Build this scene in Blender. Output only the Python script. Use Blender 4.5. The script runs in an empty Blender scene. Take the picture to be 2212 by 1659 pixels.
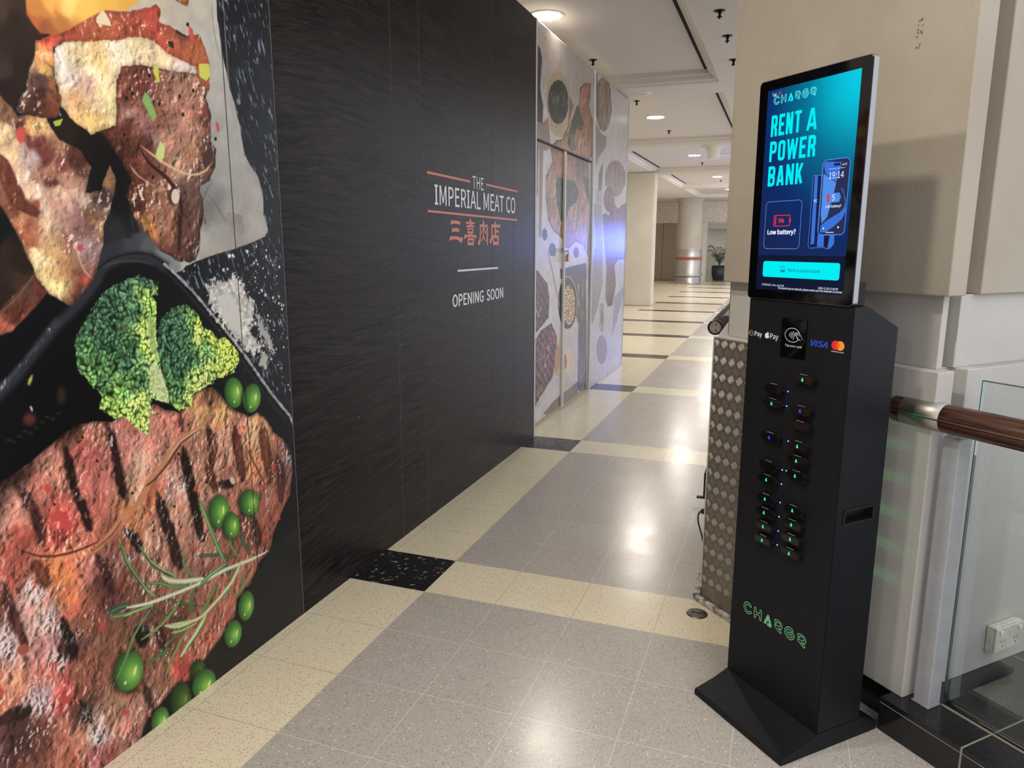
import bpy, bmesh, math, random, os
import numpy as np
from mathutils import Vector, Matrix
from mathutils.geometry import tessellate_polygon
random.seed(7)
S=bpy.context.scene; COL=S.collection
# ------------------------------------------------------------ camera
cd=bpy.data.cameras.new('camera'); cam=bpy.data.objects.new('camera',cd); COL.objects.link(cam)
cd.sensor_width=36; cd.lens=1572/2212*36; cd.clip_start=.02; cd.clip_end=200
RM=[[0.9381114, -0.0660985, 0.3399676], [0.3463331, 0.1772686, -0.9212108], [0.0006251, 0.9819403, 0.1891898]]
cam.matrix_world=Matrix.Translation((0,0,1.5))@Matrix([r+[0] for r in RM]+[[0,0,0,1]])
S.camera=cam
S.view_settings.view_transform='Standard'; S.view_settings.look='None'
S.view_settings.exposure=0; S.view_settings.gamma=1
try: S.view_settings.use_curve_mapping=False
except Exception: pass
# ------------------------------------------------------------ world: dim daylight of the open atrium
wd=bpy.data.worlds.new('world'); S.world=wd; wd.use_nodes=True
wd.node_tree.nodes['Background'].inputs[0].default_value=(.93,.95,1,1)
wd.node_tree.nodes['Background'].inputs[1].default_value=1.3
# ------------------------------------------------------------ area lights (added fills at the atrium side and far end, lit screen down the hall)
def area(name,loc,to,size,sizey,W,col):
    l=bpy.data.lights.new(name,'AREA'); l.shape='RECTANGLE'; l.size=size; l.size_y=sizey; l.energy=W; l.color=col
    o=bpy.data.objects.new(name,l); COL.objects.link(o); o.location=loc
    o.rotation_euler=(Vector(to)-Vector(loc)).to_track_quat('-Z','Y').to_euler(); return o
area('atrium_fill_light',(3.2,-2.5,4.6),(-.9,1.6,.9),5,4,110,(1,.95,.88))  # unseen soft fill added from the atrium side
area('blue_screen_light',(.0,17.6,1.55),(-1.85,9.,1.5),0.35,.6,40,(.13,.22,1))
area('far_fill_light',(1.5,22,2.6),(-3,26,.5),2.5,1.5,170,(.78,.78,1))  # unseen bluish fill added to brighten the far hall
LAMP_E=430.0; SPOT_W=9
# ------------------------------------------------------------ helpers
def lin(c): 
    c=np.array(c,float)/255.; return tuple(np.where(c<=.04045,c/12.92,((c+.055)/1.055)**2.4))
def sock(n,*names):
    for k in names:
        if k in n.inputs: return n.inputs[k]
def mat(name,rgb=(128,128,128),rough=.5,metal=0,spec=.5,emit=None,es=1.0,coat=0):
    m=bpy.data.materials.new(name); m.use_nodes=True; b=m.node_tree.nodes['Principled BSDF']
    b.inputs['Base Color'].default_value=(*lin(rgb),1); b.inputs['Roughness'].default_value=rough; b.inputs['Metallic'].default_value=metal
    sock(b,'Specular IOR Level','Specular').default_value=spec
    if coat: b.inputs['Coat Weight'].default_value=coat; b.inputs['Coat Roughness'].default_value=.05
    if emit is not None:
        b.inputs['Emission Color'].default_value=(*lin(emit),1); b.inputs['Emission Strength'].default_value=es
    return m
class NT:
    def __init__(s,m): s.t=m.node_tree; s.b=s.t.nodes['Principled BSDF']
    def n(s,ty,**k):
        o=s.t.nodes.new(ty)
        for a,v in k.items(): setattr(o,a,v)
        return o
    def l(s,a,b): s.t.links.new(a,b)
    def v(s,inp,x):
        if isinstance(x,(int,float)): inp.default_value=x
        elif isinstance(x,(tuple,list)): inp.default_value=x
        else: s.l(x,inp)
    def m(s,op,a,b=None,c=None):
        o=s.n('ShaderNodeMath',operation=op); s.v(o.inputs[0],a)
        if b is not None: s.v(o.inputs[1],b)
        if c is not None: s.v(o.inputs[2],c)
        return o.outputs[0]
    def mix(s,f,a,b,bt='MIX'):
        o=s.n('ShaderNodeMix',data_type='RGBA',blend_type=bt); s.v(o.inputs[0],f)
        a=(*lin(a),1) if isinstance(a,tuple) else a; b=(*lin(b),1) if isinstance(b,tuple) else b
        s.v(o.inputs[6],a); s.v(o.inputs[7],b); return o.outputs[2]
    def pos(s,obj=False):
        g=s.n('ShaderNodeTexCoord').outputs['Object'] if obj else s.n('ShaderNodeNewGeometry').outputs['Position']
        x=s.n('ShaderNodeSeparateXYZ'); s.l(g,x.inputs[0]); return g,x.outputs[0],x.outputs[1],x.outputs[2]
    def noise(s,vec,sc,det=3,rough=.5,dist=0):
        o=s.n('ShaderNodeTexNoise'); s.l(vec,o.inputs['Vector']); o.inputs['Scale'].default_value=sc; o.inputs['Detail'].default_value=det
        o.inputs['Roughness'].default_value=rough; o.inputs['Distortion'].default_value=dist; return o.outputs['Fac']
    def vec(s,x,y,z):
        o=s.n('ShaderNodeCombineXYZ'); s.v(o.inputs[0],x); s.v(o.inputs[1],y); s.v(o.inputs[2],z); return o.outputs[0]
    def step(s,x,a,b):
        o=s.n('ShaderNodeMapRange',interpolation_type='SMOOTHSTEP'); s.v(o.inputs[0],x); o.inputs[1].default_value=a; o.inputs[2].default_value=b; return o.outputs[0]
    def bump(s,h,d=.002,st=.5):
        o=s.n('ShaderNodeBump'); o.inputs['Strength'].default_value=st; o.inputs['Distance'].default_value=d; s.l(h,o.inputs['Height']); s.l(o.outputs[0],s.b.inputs['Normal'])
    def col(s,c): s.l(c,s.b.inputs['Base Color'])
    def rough(s,c): s.l(c,s.b.inputs['Roughness'])
def noisy(name,rgb,rgb2,sc=6,rough=.5,bump=0,bsc=60,**k):
    m=mat(name,rgb,rough,**k); t=NT(m); p,x,y,z=t.pos()
    t.col(t.mix(t.step(t.noise(p,sc,4,.6),.35,.68),rgb,rgb2))
    if bump: t.bump(t.noise(p,bsc,3,.6),bump,.6)
    return m
def obj(name,bm_or_me,m=None,parent=None,smooth=False,**tags):
    if isinstance(bm_or_me,bmesh.types.BMesh):
        me=bpy.data.meshes.new(name); bm_or_me.to_mesh(me); bm_or_me.free()
    else: me=bm_or_me
    if smooth:
        for p in me.polygons: p.use_smooth=True
    o=bpy.data.objects.new(name,me); COL.objects.link(o)
    if m:
        for mm in (m if isinstance(m,(list,tuple)) else [m]): me.materials.append(mm)
    if parent: o.parent=parent
    for k,v in tags.items(): o[k]=v
    return o
def thing(name,label,cat,loc=(0,0,0),rz=0,group=None):
    o=bpy.data.objects.new(name,None); COL.objects.link(o); o.location=loc; o.rotation_euler=(0,0,rz); o.empty_display_size=.1
    o['label']=label; o['category']=cat
    if group: o['group']=group
    return o
def tag(o,label,cat,group=None,kind=None):
    o['label']=label; o['category']=cat
    if group: o['group']=group
    if kind: o['kind']=kind
    return o
def struct(name,bm,m,label=None,**k):
    o=obj(name,bm,m,**k); o['kind']='structure'
    if label: o['label']=label
    return o
def box(bm,x0,x1,y0,y1,z0,z1,bev=0,mi=0):
    vs=[bm.verts.new(p) for p in ((x0,y0,z0),(x1,y0,z0),(x1,y1,z0),(x0,y1,z0),(x0,y0,z1),(x1,y0,z1),(x1,y1,z1),(x0,y1,z1))]
    fs=[bm.faces.new([vs[i] for i in f]) for f in ((0,3,2,1),(4,5,6,7),(0,1,5,4),(1,2,6,5),(2,3,7,6),(3,0,4,7))]
    for f in fs: f.material_index=mi
    if bev:
        es=list({e for f in fs for e in f.edges}); r=bmesh.ops.bevel(bm,geom=es,offset=bev,segments=2,affect='EDGES',profile=.5)
    return fs
def BX(*a,**k): bm=bmesh.new(); box(bm,*a,**k); return bm
def prism(bm,pts,z0,z1,ax='z',bev=0):
    def P(u,v,w): return {'z':(u,v,w),'x':(w,u,v),'y':(u,w,v)}[ax]
    a=[bm.verts.new(P(u,v,z0)) for u,v in pts]; b=[bm.verts.new(P(u,v,z1)) for u,v in pts]; n=len(pts)
    fs=[bm.faces.new(a[::-1]),bm.faces.new(b)]+[bm.faces.new([a[i],a[(i+1)%n],b[(i+1)%n],b[i]]) for i in range(n)]
    bmesh.ops.recalc_face_normals(bm,faces=fs)
    if bev: bmesh.ops.bevel(bm,geom=list({e for f in fs for e in f.edges}),offset=bev,segments=2,affect='EDGES',profile=.5)
def PR(*a,**k): bm=bmesh.new(); prism(bm,*a,**k); return bm
def lathe(bm,prof,seg=32,c=(0,0,0),ax='z',a0=0,a1=2*math.pi):
    full=abs(a1-a0-2*math.pi)<1e-6; rings=[]
    for i in range(seg+(0 if full else 1)):
        t=a0+(a1-a0)*i/seg; ring=[]
        for r,h in prof:
            x,y=r*math.cos(t),r*math.sin(t)
            p={'z':(x,y,h),'x':(h,x,y),'y':(x,h,y)}[ax]; ring.append(bm.verts.new((p[0]+c[0],p[1]+c[1],p[2]+c[2])))
        rings.append(ring)
    n=len(rings)
    for i in range(n if full else n-1):
        A,B=rings[i],rings[(i+1)%n]
        for j in range(len(prof)-1):
            vs=[A[j],B[j],B[j+1],A[j+1]]
            if prof[j][0]<1e-7: vs=[A[j],B[j+1],A[j+1]]
            elif prof[j+1][0]<1e-7: vs=[A[j],B[j],A[j+1]]
            try: bm.faces.new(vs)
            except ValueError: pass
    bmesh.ops.remove_doubles(bm,verts=bm.verts,dist=1e-6); bmesh.ops.recalc_face_normals(bm,faces=bm.faces)
def LA_(*a,**k): bm=bmesh.new(); lathe(bm,*a,**k); return bm
def tube(bm,pts,r,seg=10):
    pts=[Vector(p) for p in pts]; rings=[]; n=len(pts); up=Vector((0,0,1))
    for i,p in enumerate(pts):
        d=(pts[min(i+1,n-1)]-pts[max(i-1,0)]).normalized(); u=d.cross(up)
        if u.length<.05: u=d.cross(Vector((1,0,0)))
        u.normalize(); v=u.cross(d); rr=r[i] if isinstance(r,list) else r
        rings.append([bm.verts.new(p+(u*math.cos(2*math.pi*k/seg)+v*math.sin(2*math.pi*k/seg))*rr) for k in range(seg)])
    for i in range(n-1):
        for k in range(seg): bm.faces.new([rings[i][k],rings[i][(k+1)%seg],rings[i+1][(k+1)%seg],rings[i+1][k]])
    bm.faces.new(rings[0][::-1]); bm.faces.new(rings[-1]); bmesh.ops.recalc_face_normals(bm,faces=bm.faces)
def smoothpath(p,n=6):
    p=[Vector(q) for q in p]; o=[]
    for i in range(len(p)-1):
        a,b,c,d=p[max(i-1,0)],p[i],p[i+1],p[min(i+2,len(p)-1)]
        for k in range(n):
            t=k/n; o.append(.5*((2*b)+(c-a)*t+(2*a-5*b+4*c-d)*t*t+(3*b-a-3*c+d)*t**3))
    o.append(p[-1]); return o
# flat printed shapes: pts are 2-D, F maps (u,v,d) to 3-D, d = lift off the surface
def flat(bm,loops,F,d=0):
    for pts in loops:
        tri=tessellate_polygon([[Vector((u,v,0)) for u,v in pts]]); vs=[bm.verts.new(F(u,v,d)) for u,v in pts]
        for t in tri:
            try: bm.faces.new([vs[i] for i in t])
            except ValueError: pass
def strip(bm,pts,w,F,d=0,closed=False):
    P=[Vector((u,v)) for u,v in pts]; n=len(P); L=[];Rr=[]
    for i in range(n):
        a=P[(i-1)%n] if closed else P[max(i-1,0)]; b=P[(i+1)%n] if closed else P[min(i+1,n-1)]
        t1=(P[i]-a); t2=(b-P[i])
        t1=t1.normalized() if t1.length>1e-9 else t2.normalized(); t2=t2.normalized() if t2.length>1e-9 else t1
        t=(t1+t2); t=t.normalized() if t.length>1e-6 else t1
        nn=Vector((-t.y,t.x)); k=w/2/max(.5,abs(nn.dot(Vector((-t1.y,t1.x)))))
        L.append(bm.verts.new(F(P[i].x+nn.x*k,P[i].y+nn.y*k,d))); Rr.append(bm.verts.new(F(P[i].x-nn.x*k,P[i].y-nn.y*k,d)))
    for i in range(n if closed else n-1):
        j=(i+1)%n; bm.faces.new([L[i],L[j],Rr[j],Rr[i]])
def ell2(cx,cy,rx,ry,n=28,a0=0,a1=2*math.pi): return [(cx+rx*math.cos(a0+(a1-a0)*i/n),cy+ry*math.sin(a0+(a1-a0)*i/n)) for i in range(n if abs(a1-a0)>6.28 else n+1)]
def rrect(x0,x1,y0,y1,r,n=6):
    o=[]
    for cx,cy,a in ((x1-r,y1-r,0),(x0+r,y1-r,90),(x0+r,y0+r,180),(x1-r,y0+r,270)):
        for i in range(n+1): t=math.radians(a+90*i/n); o.append((cx+r*math.cos(t),cy+r*math.sin(t)))
    return o
try: FONT=bpy.data.fonts.load(os.path.join(bpy.utils.system_resource('DATAFILES',path='fonts'),'Noto Sans CJK Regular.woff2'))
except Exception: FONT=None
def textbm(txt,x0,x1,y0,y1,F,d=0,bold=0,shear=0,bm=None,sp=1.0):
    cu=bpy.data.curves.new('t','FONT'); cu.body=txt; cu.font=FONT or cu.font; cu.size=1; cu.shear=shear; cu.space_character=sp; cu.resolution_u=4
    o=bpy.data.objects.new('t',cu); COL.objects.link(o); dg=bpy.context.evaluated_depsgraph_get(); dg.update()
    me=bpy.data.meshes.new_from_object(o.evaluated_get(dg)); 
    n=len(me.vertices); co=np.zeros(n*3); me.vertices.foreach_get('co',co); co=co.reshape(-1,3)
    mn=co.min(0); mx=co.max(0); bm=bm or bmesh.new()
    sh=bold*(y1-y0)*1.1; K_=[(0,0,0)] if not bold else [(-sh,0,0),(sh,0,.00002),(0,-sh*.6,.00004),(0,sh*.6,.00006)]
    for ox,oy,od in K_:
        vs=[bm.verts.new(F(x0+sh+(c[0]-mn[0])/(mx[0]-mn[0])*(x1-x0-2*sh)+ox,y0+sh*.6+(c[1]-mn[1])/(mx[1]-mn[1])*(y1-y0-1.2*sh)+oy,d+od)) for c in co]
        for p in me.polygons:
            try: bm.faces.new([vs[i] for i in p.vertices])
            except ValueError: pass
    bpy.data.objects.remove(o); bpy.data.curves.remove(cu); bpy.data.meshes.remove(me); return bm
# station frame: s along the kiosk front, n away from the viewer, z up
ORG=Vector((0.08676,2.03183,0.00000)); ANG=-0.7766715; UU=Vector((math.cos(ANG),math.sin(ANG),0)); NN=Vector((-UU.y,UU.x,0))
def KW(s,n,z=0): return ORG+UU*s+NN*n+Vector((0,0,z))
def kplan(pts): return [tuple(KW(s,n)[:2]) for s,n in pts]
# ============================================================ materials
def m_floor():
    m=mat('terrazzo_floor',(200,190,165),.16,spec=.55); t=NT(m); p,x,y,z=t.pos()
    fy=t.m('FRACT',t.m('DIVIDE',t.m('ADD',y,2.335*20-2.65),2.335)); band=t.m('LESS_THAN',fy,.143)
    right=t.m('GREATER_THAN',x,-1.388); mid=t.m('MULTIPLY',t.m('LESS_THAN',x,-1.388),t.m('GREATER_THAN',x,-3.09))
    grey=t.m('MULTIPLY',right,t.m('SUBTRACT',1,band)); blk=t.m('MULTIPLY',mid,band)
    def chips(sc,a,b):
        v=t.n('ShaderNodeTexVoronoi',feature='F1'); t.l(p,v.inputs['Vector']); v.inputs['Scale'].default_value=sc
        v.inputs['Randomness'].default_value=1; w=t.n('ShaderNodeSeparateColor'); t.l(v.outputs['Color'],w.inputs[0])
        return t.m('MULTIPLY',t.step(v.outputs['Distance'],b,a),t.m('GREATER_THAN',w.outputs[0],.55)),w.outputs[1]
    c1,r1=chips(150,.30,.42); c2,r2=chips(95,.2,.34); c3,r3=chips(230,.34,.5)
    big=t.noise(p,2.2,3); yel=t.mix(big,(226,214,184),(238,228,202))
    yel=t.mix(t.m('MULTIPLY',c1,.75),yel,t.mix(r1,(150,128,92),(190,172,138))); yel=t.mix(t.m('MULTIPLY',c3,.5),yel,(238,232,212))
    gr=t.mix(big,(176,170,163),(190,184,177)); gr=t.mix(t.m('MULTIPLY',c1,.7),gr,t.mix(r1,(128,121,115),(150,142,134))); gr=t.mix(t.m('MULTIPLY',c2,.8),gr,t.mix(r2,(134,120,106),(240,236,230)))
    v=t.n('ShaderNodeTexVoronoi'); d=t.n('ShaderNodeVectorMath',operation='ADD'); ns=t.n('ShaderNodeTexNoise'); t.l(p,ns.inputs['Vector']); ns.inputs['Scale'].default_value=40
    sm=t.n('ShaderNodeVectorMath',operation='SCALE'); t.l(ns.outputs['Color'],sm.inputs[0]); sm.inputs['Scale'].default_value=.03; t.l(p,d.inputs[0]); t.l(sm.outputs[0],d.inputs[1]); t.l(d.outputs[0],v.inputs['Vector']); v.inputs['Scale'].default_value=38
    w=t.n('ShaderNodeSeparateColor'); t.l(v.outputs['Color'],w.inputs[0]); cb=t.m('MULTIPLY',t.step(v.outputs['Distance'],.42,.3),t.m('GREATER_THAN',w.outputs[0],.62))
    bk=t.mix(t.m('MULTIPLY',cb,.9),(20,20,23),t.mix(w.outputs[1],(84,72,60),(158,148,134))); bk=t.mix(t.m('MULTIPLY',c1,.35),bk,(96,90,82))
    c=t.mix(grey,yel,gr); c=t.mix(blk,c,bk)
    def seam(u,o):
        f=t.m('FRACT',t.m('DIVIDE',t.m('ADD',u,o),.33357)); return t.m('LESS_THAN',t.m('MINIMUM',f,t.m('SUBTRACT',1,f)),.0040)
    se=t.m('MAXIMUM',seam(x,1.388+.33357*100),seam(y,.33357*100-2.65)); se=t.m('MULTIPLY',se,t.m('SUBTRACT',1,blk))
    c=t.mix(t.m('MULTIPLY',se,.5),c,t.mix(grey,(112,98,76),(232,228,220)))
    sp=t.step(t.noise(p,70,2),.76,.8); c=t.mix(t.m('MULTIPLY',sp,.5),c,(70,60,50))
    t.col(c); t.rough(t.m('ADD',t.m('MULTIPLY',t.noise(p,5,3),.14),.17)); return m
def m_wood():
    m=mat('dark_wood_print',(40,34,34),.3,spec=.13); t=NT(m); p,x,y,z=t.pos()
    wob=t.noise(t.vec(0,t.m('MULTIPLY',y,.5),t.m('MULTIPLY',z,1.0)),1.6,3)
    zz=t.m('ADD',z,t.m('MULTIPLY',wob,.22)); q=t.vec(0,t.m('MULTIPLY',y,3.2),t.m('MULTIPLY',zz,52)); g=t.noise(q,1,7,.66,.25)
    q2=t.vec(0,t.m('MULTIPLY',y,9),t.m('MULTIPLY',zz,150)); g2=t.noise(q2,1,3,.6,.3)
    q3=t.vec(0,t.m('MULTIPLY',y,1.2),t.m('MULTIPLY',zz,4)); g3=t.noise(q3,1,3)
    c=t.mix(t.step(g,.36,.66),(7,6,9),(42,35,34)); c=t.mix(t.m('MULTIPLY',t.step(g2,.5,.72),.45),c,(74,62,58)); c=t.mix(t.m('MULTIPLY',t.step(g3,.42,.7),.4),c,(44,32,27))
    t.col(c); t.bump(g2,.0006,.25); return m
def m_art(name,rough=.34):
    m=mat(name,(128,128,128),rough,spec=.3); t=NT(m); a=t.n('ShaderNodeAttribute',attribute_name='print'); p,x,y,z=t.pos()
    hs=t.n('ShaderNodeHueSaturation'); hs.inputs['Saturation'].default_value=.9; t.l(a.outputs['Color'],hs.inputs['Color']); t.col(t.mix(.2,hs.outputs[0],t.mix(t.noise(p,160,3,.7),(70,70,70),(190,190,190)),'OVERLAY')); return m
def m_ceil():
    m=mat('ceiling_paint',(214,208,200),.75); t=NT(m); p,x,y,z=t.pos(); b=t.n('ShaderNodeTexBrick'); t.l(p,b.inputs['Vector']); b.inputs['Scale'].default_value=11
    b.inputs['Mortar Size'].default_value=.035; b.inputs['Color1'].default_value=(1,1,1,1); b.inputs['Color2'].default_value=(1,1,1,1)
    h=t.m('MULTIPLY',b.outputs['Fac'],t.m('GREATER_THAN',z,3.28)); t.bump(h,.006,.6); return m
def m_wall(name,a,b): return noisy(name,a,b,2.2,.55,bump=.0015,bsc=120)
def m_brush(name,rgb,rough=.28,ax='s'):
    m=mat(name,rgb,rough,metal=1); t=NT(m); p,x,y,z=t.pos(True); q=t.vec(t.m('MULTIPLY',x,3 if ax=='s' else 260),t.m('MULTIPLY',y,260),t.m('MULTIPLY',z,260 if ax=='s' else 3))
    n=t.noise(q,1,2); t.rough(t.m('ADD',t.m('MULTIPLY',n,.22),rough-.1)); t.col(t.mix(n,rgb,tuple(int(k*.86) for k in rgb))); return m
def m_handwood():
    m=mat('varnished_redwood',(92,42,30),.3,coat=.2); t=NT(m); p,x,y,z=t.pos(True)
    q=t.vec(t.m('MULTIPLY',x,5),t.m('MULTIPLY',y,70),t.m('MULTIPLY',z,70)); n=t.noise(q,1,5,.6,.8); t.col(t.mix(t.step(n,.35,.7),(40,20,16),(92,52,38))); return m
def m_granite():
    m=mat('black_tile',(28,28,31),.12); t=NT(m); p,x,y,z=t.pos(); n=t.noise(p,220,2); c=t.mix(t.step(n,.66,.74),(26,26,29),(64,66,72))
    sc=t.noise(t.vec(t.m('MULTIPLY',x,30),t.m('MULTIPLY',y,130),0),1,3); c=t.mix(t.m('MULTIPLY',t.step(sc,.68,.78),.35),c,(104,106,110)); t.col(c); t.rough(t.m('ADD',t.m('MULTIPLY',t.noise(p,9,3),.2),.06)); return m
def m_glass():
    m=bpy.data.materials.new('tinted_glass'); m.use_nodes=True; t=m.node_tree; t.nodes.clear(); o=t.nodes.new('ShaderNodeOutputMaterial')
    a=t.nodes.new('ShaderNodeBsdfTransparent'); a.inputs[0].default_value=(.965,.985,.98,1); g=t.nodes.new('ShaderNodeBsdfGlossy'); g.inputs['Roughness'].default_value=.02; g.inputs[0].default_value=(.9,1,.98,1)
    f=t.nodes.new('ShaderNodeFresnel'); f.inputs[0].default_value=1.5; x=t.nodes.new('ShaderNodeMixShader')
    t.links.new(f.outputs[0],x.inputs[0]); t.links.new(a.outputs[0],x.inputs[1]); t.links.new(g.outputs[0],x.inputs[2]); t.links.new(x.outputs[0],o.inputs[0]); return m
M=dict(floor=m_floor(),wood=m_wood(),art=m_art('food_print'),art2=m_art('food_print_satin',.27),ceil=m_ceil(),
 plainceil=mat('moulding_paint',(208,202,194),.6),cream=m_wall('warm_lit_wall_paint',(162,151,136),(170,160,145)),white=m_wall('white_wall_paint',(180,175,170),(188,183,178)),  # upper column colour is tinted to carry the mix of light on it
 farwall=m_wall('far_wall_paint',(206,200,186),(214,208,196)),frieze=noisy('plaster_relief',(206,196,176),(224,216,200),9,.7,bump=.02,bsc=14),
 black=noisy('powder_coated_black',(20,21,26),(23,24,29),30,.5,spec=.22),bezel=mat('black_screen_glass',(5,5,7),.05),dark=mat('matte_black',(10,10,12),.6),slot=mat('black_air_slot',(6,6,7),.9),
 alu=m_brush('silver_aluminium',(176,178,182),.32),trim=mat('white_aluminium_trim',(206,206,210),.4),steel=m_brush('brushed_steel',(196,192,186),.42),chrome=mat('polished_steel',(190,190,196),.16,metal=1),
 brass=mat('brass',(176,140,70),.3,metal=1),redwood=m_handwood(),tile=m_granite(),grout=mat('grey_grout',(140,132,118),.8),glass=m_glass(),gedge=mat('green_glass_edge',(40,84,80),.1),
 post=noisy('grey_post_paint',(160,160,166),(168,168,174),20,.4,bump=.0006,bsc=90),plate=mat('aluminium_checker_plate',(122,117,110),.45,metal=.5),plateb=mat('pale_tread_bar',(200,190,176),.38,metal=.8),  # tread bars in a paler tone than the sheet
 galv=noisy('scuffed_steel_sheet',(122,116,108),(146,140,132),14,.45,metal=.6),kerb=noisy('chipped_white_paint',(214,208,198),(70,62,56),34,.6),
 timber=noisy('raw_timber_edge',(118,84,52),(92,60,36),26,.7),rubber=mat('black_rubber',(16,16,18),.55),plastic=noisy('aged_white_plastic',(206,204,192),(184,182,168),30,.4),
 wht=mat('white_print',(228,228,230),.5),orange=mat('copper_orange_print',(222,124,84),.45),lett=mat('pale_grey_print',(240,240,246),.45),line=mat('board_joint',(78,72,72),.6),
 green=mat('mint_green_print',(120,196,150),.5),col=noisy('warm_grey_column',(168,160,146),(176,168,154),2,.4),band=mat('brown_band',(150,84,52),.35),
 bronze=m_brush('bronze_steel_door',(150,138,122),.3,'z'),pot=mat('charcoal_pot',(40,40,46),.5),leaf=noisy('palm_leaf',(44,74,40),(70,104,56),30,.5),soil=mat('potting_soil',(40,30,22),.9),
 drain=noisy('worn_steel_cap',(112,104,96),(80,72,66),40,.35,metal=.8),rose=mat('dark_bronze_sprinkler',(30,26,24),.4,metal=.6),lamp=mat('downlight_diffuser',(255,255,255),.5,emit=(255,246,232),es=LAMP_E),
 offw=mat('off_white_plastic',(222,218,208),.5),backd=mat('unlit_board_back',(96,90,82),.8))
# ============================================================ room shell
bm=bmesh.new(); box(bm,-6.5,3.2,-4.5,33,-.12,0); struct('floor',bm,M['floor'],'pale yellow and grey terrazzo floor with black bars')
LO,HI=3.18,3.30; CX0,CX1=-3.09,-.77
cof=[(-5.9,-1.51),(-.94,3.45),(4.02,8.41),(8.98,13.37),(13.94,18.33),(18.90,23.29),(23.86,28.25)]
bm=bmesh.new()
def quad(bm,a,b,c,d,mi=0):
    f=bm.faces.new([bm.verts.new(p) for p in (a,b,c,d)]); f.material_index=mi; return f
quad(bm,(-6.5,-6.5,LO),(-6.5,33,LO),(CX0,33,LO),(CX0,-6.5,LO)); quad(bm,(CX1,-6.5,LO),(CX1,33,LO),(.55,33,LO),(.55,-6.5,LO))
edges=[-6.5]+[v for c in cof for v in c]+[33]
for i in range(0,len(edges),2): quad(bm,(CX0,edges[i],LO),(CX0,edges[i+1],LO),(CX1,edges[i+1],LO),(CX1,edges[i],LO))
prof=[(0,LO),(.012,LO+.018),(.05,LO+.03),(.062,LO+.07),(.10,LO+.078),(.105,HI)]
for y0,y1 in cof:
    for k in range(len(prof)-1):
        (a,z0),(b,z1)=prof[k],prof[k+1]
        A=[(CX0+a,y0+a,z0),(CX1-a,y0+a,z0),(CX1-a,y1-a,z0),(CX0+a,y1-a,z0)]; B=[(CX0+b,y0+b,z1),(CX1-b,y0+b,z1),(CX1-b,y1-b,z1),(CX0+b,y1-b,z1)]
        for i in range(4): quad(bm,A[i],A[(i+1)%4],B[(i+1)%4],B[i])
    e=.105; quad(bm,(CX0+e,y0+e,HI),(CX0+e,y1-e,HI),(CX1-e,y1-e,HI),(CX1-e,y0+e,HI))
quad(bm,(.55,-6.5,LO),(.55,33,LO),(.55,33,4.4),(.55,-6.5,4.4))
quad(bm,(-6.5,-6.5,4.4),(-6.5,33,4.4),(.55,33,4.4),(.55,-6.5,4.4))
bmesh.ops.remove_doubles(bm,verts=bm.verts,dist=1e-5); struct('ceiling',bm,M['ceil'],'white coffered ceiling with moulded panel edges')
k=0
for i,(y0,y1) in enumerate(cof):
    if y0<3 or y0>20: continue
    for side,x in (('right',CX1-.13),('left',CX0+.13)):
        if side=='left' and y0<8.9: continue
        o=obj('slot_diffuser',BX(x-.018,x+.018,y0+.115,y1-.115,HI-.006,HI+.002),M['slot'])
        tag(o,{(2,'right'):'long black air slot in the nearest ceiling coffer, right edge',(3,'right'):'black air slot along right edge of the second ceiling coffer',(3,'left'):'black air slot on left edge of the second ceiling coffer, above the chicken mural',(4,'right'):'black air slot at right edge of the third ceiling coffer',(4,'left'):'thin black air slot on left edge of third coffer by cream pillar',(5,'right'):'black air slot at right edge of the farthest coffer',(5,'left'):'thin black air slot at left edge of farthest coffer toward the round column'}[(i,side)],'air slot','air slots in the ceiling coffers')
# far end
bm=bmesh.new(); box(bm,-6.5,-5.3,31,31.2,0,2.33); box(bm,-4.22,-3.2,31,31.2,0,2.33); box(bm,-6.5,3.2,31,31.2,2.33,LO); struct('wall_far',bm,M['frieze'],'textured cream relief frieze over the far doors')
struct('trim_1',BX(-6.5,3.2,30.9,31,3.06,LO,bev=.02),M['plainceil'],'white cornice above the far frieze')
struct('trim_2',BX(-3.2,-3.0,30.75,31.2,0,2.33),M['farwall'],'narrow pale pilaster beside the palm niche')
struct('trim_3',BX(-3.0,3.2,30.9,31.3,2.1,2.33),M['col'],'grey lintel over the palm niche')
bm=bmesh.new(); box(bm,-3.2,3.2,32.6,32.8,0,3.1); box(bm,-3.25,-3.15,31.2,32.7,0,3.1); struct('wall_niche',bm,M['farwall'],'pale wall behind the potted palm')
struct('wall_left',BX(-6.6,-6.5,-4.5,33,0,LO),M['farwall'],'pale left wall behind the hoardings')
bm=bmesh.new(); box(bm,-5.3,-4.22,31.08,31.16,0,2.33); d=struct('door_1',bm,M['dark'],'dark lift opening at the far end')
for x0,x1 in ((-5.3,-4.795),(-4.785,-4.22)):
    obj('door_leaf',BX(x0,x1,31.02,31.07,.01,2.32,bev=.004),M['bronze'],d)
# cream pillar on the left
bm=bmesh.new(); box(bm,-3.68,-3.0,17.95,18.32,0,LO,bev=.03); struct('pillar',bm,M['farwall'],'square cream pillar behind the second food mural')
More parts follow.
